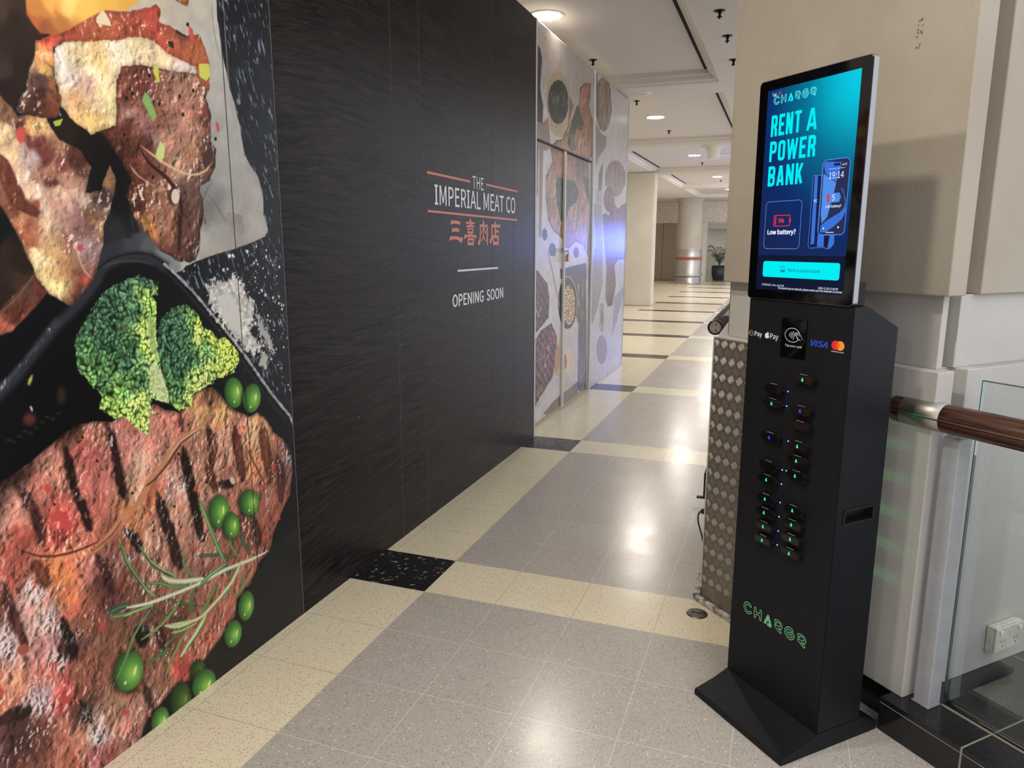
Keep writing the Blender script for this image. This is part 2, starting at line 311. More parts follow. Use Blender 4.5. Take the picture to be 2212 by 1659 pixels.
# right side: masonry column with ledges (station frame)
def col_plan(sL,sR,n0,g0,g1,gd,sC):
    P=[KW(sL,n0),KW(sR,n0),KW(sR,g0),KW(sR-gd,g0),KW(sR-gd,g1),KW(sC,g1),KW(sC,3.4),KW(-.6,3.4)]
    q=P[0]+Vector((0,.9,0)); return [tuple(v[:2]) for v in P]+[tuple(q[:2])]
bm=PR(col_plan(-.895,.035,.458,.53,.59,.06,.035),.112,1.14,bev=.003); struct('column',bm,M['white'],'lower white masonry column block behind the station')
bm=PR(col_plan(-.885,-.005,.505,.53,.58,.05,-.003),1.14,1.356,bev=.002); struct('column',bm,M['white'],'recessed neck of the white column')
bm=PR(col_plan(-.873,.042,.455,.53,.63,.07,.02),1.356,3.9,bev=.004); struct('column',bm,M['cream'],'upper column block above the neck, warm light painted into its colour')  # same paint as the blocks below, warm light mix put into the colour
struct('baseboard_column',PR(kplan([(-.86,.475),(.0,.475),(.0,3.0),(-.6,3.0)]),0,.112),M['tile'],'black skirting under the white column')
o=obj('groove_strip',PR(kplan([(-.052,.535),(-.047,.535),(-.047,.575),(-.052,.575)]),1.141,1.355),M['galv']); struct_l='grey metal strip in the column groove'; tag(o,struct_l,'metal strip')
# blemishes on the upper block
def FA(n): return lambda u,v,d: KW(u,n-d,v)
bm=bmesh.new(); rn=random.Random(3)
for cs,cz,k in ((-.13,2.1,9),(-.62,2.04,6),(-.13,2.06,6)):
    for i in range(k): 
        a,b=cs+rn.uniform(-.011,.011),cz+rn.uniform(-.02,.02); flat(bm,[ell2(a,b,rn.uniform(.001,.0035),rn.uniform(.002,.005),6)],FA(.455),.0006)
tag(obj('paint_chip',bm,mat('chipped_plaster',(116,104,88),.8)),'small chipped marks in the upper column face','paint chips',kind='stuff')
# ============================================================ black tiled plinth and raised floor behind the glass
bm=PR(kplan([(0,.405),(3.4,.405),(3.4,3.3),(0,3.3)]),0,.112,bev=.0015); struct('plinth',bm,M['tile'],'black polished tile plinth under the glass balustrade')
bm=bmesh.new()
for s in (.262,.862,1.46): 
    v=[KW(s-.0025,.4035,0),KW(s+.0025,.4035,0),KW(s+.0025,3.2,0),KW(s-.0025,3.2,0)]; prism(bm,[tuple(q[:2]) for q in v],.001,.1128)
for n in (1.02,1.63): 
    v=[KW(.04,n-.0025),KW(3.3,n-.0025),KW(3.3,n+.0025),KW(.04,n+.0025)]; prism(bm,[tuple(q[:2]) for q in v],.11,.1128)
v=[KW(.001,.4038),KW(3.3,.4038),KW(3.3,.41),KW(.001,.41)]; prism(bm,[tuple(q[:2]) for q in v],.094,.0958)
struct('trim_4',bm,M['grout'],'pale grout lines of the black tile plinth')
# ============================================================ hoardings
X1,X2=-1.765,-1.85
def art_board(name,A,y0,y1,z0,z1,x,th,m,parent,step=1):
    i0,i1=np.searchsorted(A.X,[y0*1000-.01,y1*1000+.01]); j0,j1=np.searchsorted(A.Y,[z0*1000-.01,z1*1000+.01])
    ys=A.X[i0:i1].copy()/1000; zs=A.Y[j0:j1].copy()/1000; ys[0]=y0;ys[-1]=y1;zs[0]=z0;zs[-1]=z1
    c=A.c[j0:j1,i0:i1]; nz,ny=len(zs),len(ys); co=np.empty((nz,ny,3)); co[...,0]=x; co[...,1]=ys[None,:]; co[...,2]=zs[:,None]
    idx=np.arange(nz*ny).reshape(nz,ny); q=np.stack([idx[:-1,:-1],idx[:-1,1:],idx[1:,1:],idx[1:,:-1]],-1).reshape(-1,4)
    nb=nz*ny; bk=[(x-th,y0,z0),(x-th,y1,z0),(x-th,y1,z1),(x-th,y0,z1)]
    V=np.concatenate([co.reshape(-1,3),np.array(bk)]); 
    me=bpy.data.meshes.new(name); polys=[tuple(r) for r in ()]
    e=[list(idx[0,:]),list(idx[:,-1]),list(idx[-1,::-1]),list(idx[::-1,0])]; big=[[nb,nb+3,nb+2,nb+1]]
    for k in range(4): big.append([nb+k,nb+(k+1)%4]+[int(v) for v in e[k][::-1]])
    nq=len(q); loops=np.concatenate([q.ravel()]+[np.array(b) for b in big]); tot=np.concatenate([np.full(nq,4),[len(b) for b in big]]); st=np.concatenate([[0],np.cumsum(tot)[:-1]])
    me.vertices.add(len(V)); me.vertices.foreach_set('co',V.ravel().astype(np.float32)); me.loops.add(len(loops)); me.loops.foreach_set('vertex_index',loops.astype(np.int32))
    me.polygons.add(len(tot)); me.polygons.foreach_set('loop_start',st.astype(np.int32)); me.polygons.foreach_set('loop_total',tot.astype(np.int32)); me.update(calc_edges=True)
    at=me.color_attributes.new('print','FLOAT_COLOR','POINT'); cc=np.clip(np.concatenate([c.reshape(-1,3),np.full((4,3),.35)]),0,1); cc=np.where(cc<=.04045,cc/12.92,((cc+.055)/1.055)**2.4)
    at.data.foreach_set('color',np.concatenate([cc,np.ones((len(cc),1))],1).ravel().astype(np.float32)); me.validate(); return obj(name,me,m,parent)
def _h(ix,iy,s):
    n=(ix.astype(np.int64)*374761393+iy.astype(np.int64)*668265263+s*982451653)&0xffffffff
    n=((n^(n>>13))*1274126177)&0xffffffff
    return ((n^(n>>16))&0xffffff)/16777216.0
def vn(x,y,s=0):
    ix=np.floor(x);iy=np.floor(y);fx=x-ix;fy=y-iy
    fx=fx*fx*(3-2*fx);fy=fy*fy*(3-2*fy)
    a=_h(ix,iy,s);b=_h(ix+1,iy,s);c=_h(ix,iy+1,s);d=_h(ix+1,iy+1,s)
    return a+(b-a)*fx+(c-a)*fy+(a-b-c+d)*fx*fy
def fbm(x,y,sc,o=3,s=0,ang=0,st=1.0):
    ca,sa=math.cos(ang),math.sin(ang)
    u=(x*ca+y*sa)/sc/st;v=(-x*sa+y*ca)/sc
    t=0;a=.5;w=0
    for i in range(o):
        t=t+a*vn(u+17.3*i,v+9.1*i,s+i*7);w+=a;a*=.55;u=u*2.03;v=v*2.03
    return t/w
def cells(x,y,sc,s=0,asp=1.0):
    u=x/sc;v=y/sc/asp;iu=np.floor(u);iv=np.floor(v)
    best=np.full(u.shape,9.);dx0=np.zeros(u.shape);dy0=np.zeros(u.shape);idr=np.zeros(u.shape)
    for i in(-1,0,1):
        for j in(-1,0,1):
            cu=iu+i;cv=iv+j
            dx=u-(cu+.15+.7*_h(cu,cv,s));dy=v-(cv+.15+.7*_h(cu,cv,s+1))
            d=dx*dx+dy*dy;m=d<best
            best=np.where(m,d,best);dx0=np.where(m,dx,dx0);dy0=np.where(m,dy,dy0);idr=np.where(m,_h(cu,cv,s+2),idr)
    return np.sqrt(best),dx0,dy0,idr
def ss(a,b,x):
    t=np.clip((x-a)/(b-a),0,1);return t*t*(3-2*t)
class Art:
    def __init__(s,X,Y,base):
        s.X=X;s.Y=Y;s.c=np.empty((len(Y),len(X),3));s.c[:]=np.array(base)/255.
    def box(s,x0,x1,y0,y1):
        i0,i1=np.searchsorted(s.X,[x0,x1]);j0,j1=np.searchsorted(s.Y,[y0,y1])
        return slice(j0,j1),slice(i0,i1)
    def sub(s,P,pad):
        b=s.box(P[:,0].min()-pad,P[:,0].max()+pad,P[:,1].min()-pad,P[:,1].max()+pad)
        gx,gy=np.meshgrid(s.X[b[1]],s.Y[b[0]]);return b,gx,gy
    def sdf(s,P,gx,gy):
        d=np.full(gx.shape,1e9);ins=np.zeros(gx.shape,bool);n=len(P)
        for i in range(n):
            ax,ay=P[i];bx,by=P[(i+1)%n];ex=bx-ax;ey=by-ay
            t=np.clip(((gx-ax)*ex+(gy-ay)*ey)/(ex*ex+ey*ey+1e-12),0,1)
            d=np.minimum(d,(gx-ax-ex*t)**2+(gy-ay-ey*t)**2)
            if ay!=by: ins^=((ay>gy)!=(by>gy))&(gx<ex*(gy-ay)/(by-ay)+ax)
        d=np.sqrt(d);return np.where(ins,-d,d)
    def poly(s,P,C,f=2,wob=0,wsc=20,tex=None,op=1.0):
        P=np.array(P,float).reshape(-1,2);b,gx,gy=s.sub(P,f+wob+4)
        if gx.size==0:return
        d=s.sdf(P,gx,gy)
        if wob: d=d+(fbm(gx,gy,wsc,3,5)-.5)*2*wob
        m=(1-ss(-f,f,d))[...,None]*op
        C=np.array(C,float)
        if C.ndim==1: col=np.broadcast_to(C/255.,gx.shape+(3,)).copy()
        else:
            wx=gx+(fbm(gx,gy,45,3,11)-.5)*50;wy=gy+(fbm(gx,gy,45,3,12)-.5)*60
            col=np.zeros(gx.shape+(3,));w=np.zeros(gx.shape)
            for q in C:
                k=1/(((wx-q[0])**2+(wy-q[1])**2)**1.7+50);w+=k;col+=k[...,None]*q[2:5]/255.
            col/=w[...,None]
        if tex: col=getattr(s,tex)(col,gx,gy,d)
        s.c[b]=s.c[b]*(1-m)+np.clip(col,0,1)*m
    def rel(s,x,y,sc,seed,ang,st,e):
        wx=x+(fbm(x,y,sc*1.6,2,seed+3)-.5)*sc*1.3;wy=y+(fbm(x,y,sc*1.6,2,seed+4)-.5)*sc*1.3
        return fbm(wx-e,wy+e*.6,sc,3,seed,ang,st)-fbm(wx+e,wy-e*.6,sc,3,seed,ang,st)
    def wet(s,c,x,y,d,seed,hi,dark,edge,g=1.0):
        L=s.rel(x,y,13,seed,1.25,1.5,2.2);L2=s.rel(x,y,40,seed+9,1.2,1.6,6);n=fbm(x,y,60,3,seed+20)
        k=1.03+1.5*g*L+1.1*g*L2+.35*(n-.5)+.18*(fbm(x,y,4,2,seed+30,1.2,1.5)-.5)
        c=c*np.clip(k,.25,1.7)[...,None]
        m=ss(.4,.72,fbm(x,y,75,3,seed+40)+hi)
        h=ss(.10,.2,L+.3*L2)*m
        c=c+(np.array([.97,.92,.9])-c)*(h*.85)[...,None]
        q=ss(.12,.24,-L-.4*L2)*dark
        c=c*(1-q[...,None]*.75)
        r=ss(.58,.72,fbm(x,y,34,3,seed+51))*(.17 if dark>.3 else 0)
        c=c*(1-r[...,None]*np.array([-.1,.55,.6]))
        return c*(1-edge*ss(-16,0,d))[...,None]
    def meat(s,c,x,y,d): return s.wet(c,x,y,d,21,.04,.42,.35,.6)
    def gloss(s,c,x,y,d): return s.wet(c,x,y,d,121,.0,.2,.12,.26)
    def shine(s,P,k=.12):
        P=np.array(P,float).reshape(-1,2);b,gx,gy=s.sub(P,20);d=s.sdf(P,gx,gy)
        m=1-ss(-22,14,d+(fbm(gx,gy,24,3,5)-.5)*30)
        L=s.rel(gx,gy,10,721,1.1,1.4,2.4);h=(ss(k-.12,k,L)*m*.92)[...,None]
        q=(ss(.06,.2,-L)*m*.5)[...,None];s.c[b]=s.c[b]*(1-q)
        s.c[b]=s.c[b]*(1-h)+np.array([.96,.9,.91])*h
    def soft(s,c,x,y,d): return c*(.93+.14*fbm(x,y,60,4,201))[...,None]
    def paper(s,c,x,y,d):
        a=fbm(x,y,70,3,211);return c*(.9+.12*a+.35*(abs(fbm(x,y,40,2,212,.8,2)-.5)*.5))[...,None]
    def beads(s,c,x,y,d):
        wx=x+(fbm(x,y,24,2,301)-.5)*26;wy=y+(fbm(x,y,24,2,302)-.5)*26;f,dx,dy,r=cells(wx,wy,11.5,7,1.25)
        sh=1.35*ss(.85,.15,f)*(.6+.5*r)*(.75+.55*fbm(x,y,40,2,303))+.2
        c=c*sh[...,None]*[.95,1.03,.95]
        h=ss(.34,.05,np.hypot(dx-.1,dy-.14))*(.15+.6*r*r)
        return c+(np.array([.66,.82,.66])-c)*h[...,None]
    def nuts(s,c,x,y,d):
        f,dx,dy,r=cells(x,y,26,9,1.0);return c*(.35+1.0*ss(.75,.2,f)*(.6+.6*r))[...,None]
    def flecks(s,c,x,y,d):
        n=fbm(x,y,22,3,401,1.3,2);h=ss(.6,.74,n)*.5
        return c*(.7+.5*fbm(x,y,50,2,402))[...,None]*(1-h[...,None])+np.array([.66,.68,.55])*h[...,None]
    def strips(s,c,x,y,d):
        n=fbm(x,y,26,3,411,1.5,5);h=ss(.55,.66,n);g=ss(.5,.6,fbm(x,y,60,2,413))
        c=c*(.55+.8*n)[...,None]*(1-.6*h[...,None])+np.array([.72,.62,.52])*h[...,None]*.6
        return c*(1-.3*g[...,None])+np.array([.3,.36,.22])*.3*g[...,None]
    def grill(s,c,x,y,d):
        p=np.sin((y+.75*x+(fbm(x,y,90,2,421)-.5)*60)/15.)
        return s.meat(c*(1-.55*ss(.1,.6,p))[...,None],x*.5,y*.5,d)
    def roast(s,c,x,y,d):
        n=fbm(x,y,70,4,431,1.3,2);L=s.rel(x,y,60,437,1.3,1.5,9);c=c*(.70+.5*n+.7*L)[...,None]
        k=ss(.74,.8,fbm(x,y,30,2,433))*.5
        return (c*(1-k[...,None])+np.array([.2,.12,.08])*k[...,None])*(1-.4*ss(-30,0,d))[...,None]
    def speck(s,c,x,y,d):
        return c*(.7+.5*fbm(x,y,12,2,441))[...,None]
    def pea(s,cx,cy,ax,ay,bx,by,dk=1.0):
        R=max(math.hypot(ax,ay),math.hypot(bx,by))*1.3
        b,gx,gy=s.sub(np.array([[cx-R,cy-R],[cx+R,cy+R]]),2)
        if gx.size==0:return
        D=ax*by-ay*bx;dx=gx-cx;dy=gy-cy
        u=(dx*by-dy*bx)/D;v=(dy*ax-dx*ay)/D;r=np.hypot(u,v)
        m=ss(1.06,.95,r)[...,None]
        l=np.clip(1-np.hypot(u-.3,v+.05)/1.25,0,1)
        c=np.array([.11,.33,.12])+l[...,None]*np.array([.42,.5,.1])
        c=c+(np.array([.62,.8,.22])-c)*ss(.5,1,l)[...,None]*.6
        h=ss(.2,.06,np.hypot((u-.42)*1.5,(v-.1)*.5))+ss(.13,.05,np.hypot(u+.05,v+.6))
        c=(c+(np.array([.93,1,.72])-c)*np.clip(h,0,1)[...,None]*.85)*dk
        sh=ss(1.35,.9,np.hypot(u+.12,v+.08))[...,None]*.5
        s.c[b]=s.c[b]*(1-sh)
        s.c[b]=s.c[b]*(1-m)+np.clip(c,0,1)*m
    def slate(s,P,f=3):
        P=np.array(P,float).reshape(-1,2);b,gx,gy=s.sub(P,6);d=s.sdf(P,gx,gy);m=(1-ss(-f,f,d))[...,None]
        n=fbm(gx,gy,5.5,2,501,1.9,5);w=ss(.62,.82,n)*ss(.25,.55,fbm(gx,gy,60,2,503))
        c=np.array([.075,.09,.12])*(.7+.6*fbm(gx,gy,50,3,502))[...,None]+w[...,None]*np.array([.42,.46,.52])
        s.c[b]=s.c[b]*(1-m)+c*m
    def salt(s,P,n,seed,r0,r1):
        rn=random.Random(seed);P=np.array(P,float).reshape(-1,2)
        x0,y0=P.min(0);x1,y1=P.max(0);k=0;t=0
        while k<n and t<n*60:
            t+=1;x=rn.uniform(x0,x1);y=rn.uniform(y0,y1)
            if s.sdf(P,np.array([[x]]),np.array([[y]]))[0,0]>0: continue
            if _h(np.array([x//30]),np.array([y//44]),3)[0]<.42: continue
            k+=1;r=r0+(r1-r0)*rn.random()**3;a=rn.uniform(.6,1.5)
            q=[]
            for i in range(7):
                th=i*.8976;rr=r*rn.uniform(.7,1.2);q+= [x+rr*math.cos(th)*a,y+rr*math.sin(th)*1.2]
            g=rn.uniform(190,235);s.poly(q,(g,g,g*.98),.8)
    def run(s,ops):
        for o in ops: getattr(s,o[0])(*o[1:])
ART1=[
('slate',[900,-30,2330,-30,2330,3100,900,3100]),
('poly',[1286,2312,1500,2402,1422,1994,1351,1869,1318,1825,1216,1796],[(1313,2045,70,52,42),(1341,2006,48,34,28),(1346,1913,40,28,25),(1294,1902,62,45,38),(1366,2059,58,42,34),(1308,1858,40,26,24)],8,0,20,'soft'),
('poly',[1570,2334,2054,2516,2040,2267,2040,2205,2054,2094,2077,2003,2112,1894,2124,1799,2189,1731,2209,1665,2205,1592,2205,1608,2226,1549,2206,1524,2057,1485,1923,1459,1818,1431,1805,1418,1770,1406,1499,1417,1462,1470,1423,1795,1570,1995],[(1778,2178,205,195,175),(1885,2184,190,183,172),(2027,2139,196,194,188),(2041,1971,186,183,179),(2094,1846,180,177,174),(2017,1748,172,170,167),(1944,1654,140,141,143),(2070,1615,178,175,171),(2173,1571,190,188,182),(1945,2216,198,190,178),(1940,1620,132,130,128),(1995,1532,172,169,162),(1925,1473,178,174,164),(2068,1588,152,145,140),(2172,1558,190,185,178),(1747,1449,130,134,138),(1828,1422,200,195,185),(1625,1507,66,70,76),(1582,1546,24,27,31),(1592,1622,14,14,18),(1524,1480,48,50,58),(1673,1487,90,92,98),(1597,1671,12,12,16),(1495,1735,30,22,20)],2,3,30,'paper'),
('poly',[2018,2261,2015,2224,2016,2178,2025,2129,2036,2090,2039,2091,2030,2130,2021,2179,2020,2226,2019,2261],(150,160,140),3),
('poly',[2072,2276,2069,2159,2070,2020,2080,1931,2092,1846,2103,1721,2112,1617,2113,1617,2106,1722,2096,1846,2083,1931,2073,2020,2073,2160,2073,2277],(165,162,158),3),
('poly',[1932,1658,1944,1647,1964,1629,1989,1599,2011,1572,2013,1573,1994,1601,1969,1631,1948,1649,1932,1659],(110,108,106),3),
('poly',[1947,1686,1927,1664,1907,1632,1895,1589,1888,1552,1892,1552,1902,1588,1914,1631,1934,1663,1948,1686],(110,110,112),3),
('poly',[2016,1609,2055,1606,2095,1598,2104,1570,2104,1542,2106,1542,2108,1570,2098,1600,2056,1609,2016,1610],(185,180,175),3),
('poly',[1454,1824,1488,1804,1519,1788,1558,1789,1586,1763,1617,1718,1646,1679,1645,1636,1614,1596,1633,1534,1638,1574,1653,1535,1593,1515,1527,1499,1520,1592,1503,1664,1426,1762,1411,1793],[(1452,1782,38,24,18),(1498,1753,26,16,14),(1539,1740,12,9,10),(1600,1690,8,8,12),(1607,1634,10,10,14),(1589,1603,12,12,16),(1567,1534,38,40,46)],6),
('poly',[1640,1989,1714,2008,1817,2014,1930,2026,1981,2003,1964,1957,1978,1913,1970,1826,1991,1803,1979,1744,1949,1698,1904,1677,1915,1617,1916,1565,1920,1601,1896,1552,1883,1486,1861,1447,1836,1439,1775,1453,1724,1479,1677,1528,1638,1574,1625,1624,1616,1634,1641,1678,1614,1729,1582,1770,1555,1800,1602,1821,1615,1933],[(1655,1959,122,62,50),(1702,1949,112,52,42),(1648,1902,110,54,40),(1667,1856,150,104,92),(1637,1807,100,44,30),(1753,1959,125,68,52),(1802,1929,165,112,92),(1888,1965,172,120,98),(1850,1877,178,126,104),(1768,1864,132,78,60),(1788,1807,172,120,98),(1906,1864,172,116,94),(1957,1893,120,62,46),(1897,1779,170,118,86),(1958,1786,90,56,42),(1737,1820,150,115,105),(1680,1763,100,50,35),(1631,1757,72,30,22),(1834,1731,196,158,124),(1920,1717,120,80,66),(1723,1701,120,70,50),(1745,1662,170,118,86),(1670,1677,84,36,22),(1853,1648,104,72,68),(1876,1585,94,62,54),(1738,1601,156,104,78),(1660,1598,72,30,20),(1715,1629,134,82,56),(1657,1567,190,132,62),(1694,1540,184,112,50),(1748,1549,176,120,94),(1754,1508,124,72,50),(1847,1594,90,56,46),(1840,1530,102,62,46),(1777,1474,92,52,36),(1852,1473,82,52,42)],1.5,4,20,'meat'),
('poly',[1680,1770,1691,1750,1711,1724,1740,1707,1769,1689,1794,1663,1811,1636,1814,1606,1810,1584,1823,1590,1806,1593,1803,1569,1800,1538,1795,1505,1791,1478,1798,1478,1806,1504,1814,1538,1818,1570,1820,1592,1809,1586,1825,1583,1828,1607,1825,1640,1807,1670,1780,1697,1750,1715,1721,1731,1698,1753,1682,1771],(52,24,18),3),
('poly',[1686,1777,1714,1760,1751,1740,1780,1728,1809,1719,1839,1711,1871,1708,1908,1714,1943,1730,1967,1758,1979,1783,1974,1784,1959,1760,1937,1734,1906,1721,1873,1715,1843,1718,1813,1726,1785,1735,1757,1746,1718,1764,1687,1778],(222,184,150),3),
('poly',[1641,1720,1648,1706,1665,1690,1693,1677,1719,1667,1720,1669,1696,1680,1668,1694,1653,1709,1641,1721],(200,160,140),3),
('poly',[1973,1770,1966,1758,1956,1749,1946,1743,1936,1741,1929,1744,1925,1752,1924,1762,1928,1774,1935,1785,1945,1795,1955,1801,1965,1803,1972,1800,1977,1793,1977,1782],(72,48,40),4),
('poly',[1443,1986,1469,2005,1549,2031,1654,2068,1717,2080,1783,2084,1816,2057,1927,2050,1929,2022,1816,2010,1713,2004,1644,1982,1622,1934,1606,1821,1555,1800,1523,1788,1503,1800,1465,1822,1445,1846,1442,1886,1436,1932],[(1454,1952,228,218,208),(1506,1987,225,202,155),(1570,1995,226,192,132),(1640,2028,236,222,194),(1714,2053,232,208,164),(1787,2035,226,198,154),(1896,2035,216,196,190),(1476,1906,226,208,198),(1541,1936,236,216,184),(1557,1886,228,204,154),(1491,1868,216,168,114),(1507,1825,232,192,114),(1548,1813,240,202,114),(1590,1874,236,216,152),(1533,1903,204,164,142)],2,5,18,'gloss'),
('poly',[1387,1954,1433,1938,1437,1892,1449,1867,1434,1821,1398,1808,1323,1813,1330,1840,1355,1870,1363,1904],[(1403,1931,218,164,86),(1390,1890,84,54,52),(1360,1884,150,118,98),(1393,1857,62,36,30),(1371,1827,72,40,30),(1426,1876,154,92,52),(1428,1837,112,52,28)],3,4,20,'gloss'),
('poly',[1394,1991,1432,2011,1494,2045,1602,2118,1695,2138,1751,2163,1789,2182,1803,2173,1794,2137,1846,2135,1895,2123,1954,2142,1974,2106,1988,2063,1984,2003,1978,1977,1944,1996,1926,2041,1816,2057,1767,2080,1717,2080,1620,2045,1469,2007,1441,1984,1435,1938,1386,1947],[(1418,1993,208,62,32),(1471,2023,176,62,28),(1579,2067,170,78,36),(1672,2097,174,72,36),(1773,2135,180,56,30),(1769,2096,184,62,32),(1848,2104,174,74,32),(1932,2096,194,94,38),(1970,2067,180,84,32),(1879,2131,126,62,42),(1405,1951,228,156,74)],2,4,18,'gloss'),
('poly',[1389,2144,1380,2079,1378,2047,1393,2026,1409,2011,1451,2017,1485,2036,1583,2104,1611,2120,1676,2135,1729,2178,1742,2291],[(1402,2066,204,124,24),(1459,2082,238,174,44),(1501,2107,246,218,114),(1541,2105,246,194,64),(1631,2140,236,182,44),(1704,2168,228,168,34),(1415,2025,162,82,22),(1475,2050,192,112,28),(1388,2040,192,92,22)],3),
('poly',[1858,2238,1921,2257,1921,2233,1910,2212,1866,2214],(170,90,40),2,3,15,'gloss'),
('poly',[1602,2118,1621,2095,1624,2082,1576,2078,1578,2092],(232,212,182),1.2,1,10),
('poly',[1719,1930,1733,1921,1755,1870,1738,1850,1717,1887,1705,1904],(132,180,92),1.2,1,10),
('poly',[1758,2006,1777,2014,1778,1971,1769,1964,1757,1990],(204,208,62),1.2,1,10),
('poly',[1942,2053,1985,2064,1990,2030,1970,2009,1941,2016],(208,212,76),1.2,1,10),
('poly',[1760,1800,1775,1786,1771,1757,1753,1735,1737,1758],(204,216,134),1.2,1,10),
('poly',[1416,1804,1445,1815,1435,1797,1421,1793],(172,192,32),1.2,1,10),
('poly',[1997,1888,2010,1888,2013,1862,2000,1860],(204,42,36),1.2,1,10),
('poly',[1910,2159,1926,2151,1934,2117,1911,2115],(204,60,40),1.2,1,10),
('poly',[1820,2093,1842,2095,1844,2075,1824,2079],(40,48,30),1.2,1,10),
('poly',[1857,2133,1900,2125,1894,2119,1859,2124],(50,45,30),1.2,1,10),
('poly',[1812,1642,1809,1632,1804,1623,1796,1617,1788,1615,1780,1616,1774,1622,1770,1630,1770,1639,1772,1649,1778,1658,1785,1664,1794,1666,1801,1665,1808,1660,1811,1652],(80,50,40),3),
('poly',[1818,1643,1815,1634,1811,1626,1805,1621,1798,1619,1792,1620,1787,1625,1784,1632,1784,1641,1786,1650,1791,1658,1797,1663,1803,1665,1810,1664,1814,1659,1817,1652],(222,202,186),2),
('poly',[1746,1981,1743,1975,1738,1973,1735,1976,1735,1981,1740,1985,1744,1985],(28,18,20),1.2),
('poly',[1916,1970,1912,1964,1907,1962,1903,1964,1903,1970,1908,1975,1914,1974],(28,18,20),1.2),
('poly',[1857,1943,1854,1937,1849,1935,1845,1938,1846,1943,1850,1948,1855,1947],(28,18,20),1.2),
('poly',[1773,1906,1770,1901,1765,1899,1762,1902,1762,1907,1767,1911,1772,1911],(28,18,20),1.2),
('poly',[1864,1891,1861,1885,1855,1883,1852,1886,1852,1892,1857,1896,1862,1896],(28,18,20),1.2),
('poly',[1656,1903,1654,1898,1649,1896,1646,1899,1646,1904,1650,1908,1655,1908],(28,18,20),1.2),
('poly',[1679,1919,1677,1914,1672,1912,1669,1914,1669,1920,1673,1924,1678,1923],(28,18,20),1.2),
('poly',[1914,2162,1911,2156,1905,2153,1901,2156,1902,2161,1906,2166,1912,2166],(28,18,20),1.2),
('poly',[1637,1801,1634,1796,1630,1795,1627,1797,1627,1803,1631,1806,1635,1806],(28,18,20),1.2),
('poly',[1998,1836,1995,1830,1989,1828,1985,1831,1985,1837,1991,1842,1996,1841],(28,18,20),1.2),
('poly',[1725,1693,1722,1688,1717,1686,1714,1689,1715,1695,1719,1698,1724,1698],(28,18,20),1.2),
('poly',[1205,1854,1286,1842,1304,1829,1325,1804,1350,1808,1398,1808,1410,1783,1426,1762,1488,1741,1512,1701,1491,1634,1540,1641,1548,1671,1575,1714,1590,1671,1567,1609,1560,1591,1532,1545,1528,1499,1503,1447,1492,1394,1466,1365,1436,1323,1404,1336,1382,1351,1350,1375,1327,1402,1311,1451,1285,1523,1269,1559,1252,1588,1183,1692],[(1298,1809,134,92,62),(1314,1796,92,46,36),(1282,1759,228,194,144),(1296,1713,228,194,150),(1314,1666,230,194,164),(1282,1663,122,62,36),(1328,1634,230,194,168),(1288,1598,112,56,36),(1358,1585,234,204,184),(1329,1590,142,72,46),(1361,1753,112,52,42),(1339,1718,190,170,176),(1376,1722,122,56,46),(1390,1689,172,112,82),(1429,1693,126,62,50),(1472,1715,80,40,30),(1445,1659,178,124,104),(1403,1639,96,46,36),(1419,1612,222,188,158),(1480,1615,204,172,152),(1524,1618,82,52,46),(1547,1630,62,46,46),(1541,1656,164,112,62),(1509,1569,122,82,56),(1454,1567,152,102,100),(1348,1791,218,168,94),(1396,1791,222,182,114),(1345,1768,122,62,50),(1345,1626,232,204,184),(1369,1583,222,192,168),(1315,1540,184,92,52),(1300,1556,204,132,82),(1352,1541,228,194,154),(1390,1542,192,152,132),(1417,1595,204,152,132),(1455,1579,162,116,110),(1489,1617,206,182,162),(1521,1600,112,86,76),(1514,1544,192,142,92),(1480,1544,132,92,86),(1466,1499,176,142,146),(1484,1470,152,116,116),(1426,1507,142,82,56),(1376,1489,226,182,114),(1336,1472,236,216,168),(1357,1429,228,192,114),(1378,1385,238,212,144),(1353,1401,236,212,154),(1437,1434,132,76,56),(1474,1395,192,62,42),(1449,1359,92,42,26),(1397,1435,202,142,82),(1304,1506,152,82,42),(1277,1572,122,62,42)],2,4,20,'gloss'),
('poly',[1435,1517,1437,1496,1444,1470,1450,1446,1459,1425,1476,1408,1491,1397,1493,1399,1479,1410,1463,1427,1454,1447,1448,1471,1441,1497,1436,1517],(214,170,140),2),
('poly',[1328,1749,1334,1728,1345,1701,1354,1672,1363,1642,1375,1610,1387,1585,1390,1587,1381,1612,1368,1644,1359,1674,1350,1703,1339,1731,1329,1749],(206,150,120),5),
('poly',[1426,1758,1422,1741,1416,1720,1399,1701,1380,1682,1370,1660,1365,1643,1366,1643,1373,1660,1383,1681,1401,1700,1418,1719,1425,1741,1426,1758],(196,140,120),2),
('poly',[1339,1762,1337,1754,1333,1748,1329,1743,1324,1741,1319,1742,1316,1746,1314,1752,1314,1759,1316,1766,1320,1773,1324,1777,1329,1779,1333,1779,1337,1775,1339,1769],(206,52,42),4),
('poly',[1463,1488,1461,1485,1459,1482,1456,1480,1453,1479,1450,1480,1447,1482,1446,1485,1446,1488,1447,1492,1449,1495,1452,1497,1455,1498,1458,1497,1461,1495,1462,1492],(200,50,60),3),
('poly',[1484,1387,1482,1382,1479,1378,1473,1375,1468,1375,1462,1376,1458,1379,1455,1384,1454,1389,1456,1393,1460,1398,1465,1400,1471,1401,1476,1400,1481,1397,1484,1392],(214,60,36),4),
('poly',[1268,1710,1287,1696,1305,1649,1317,1610,1353,1578,1344,1564,1319,1570,1285,1582,1260,1645],(112,52,32),4,5,20,'gloss'),
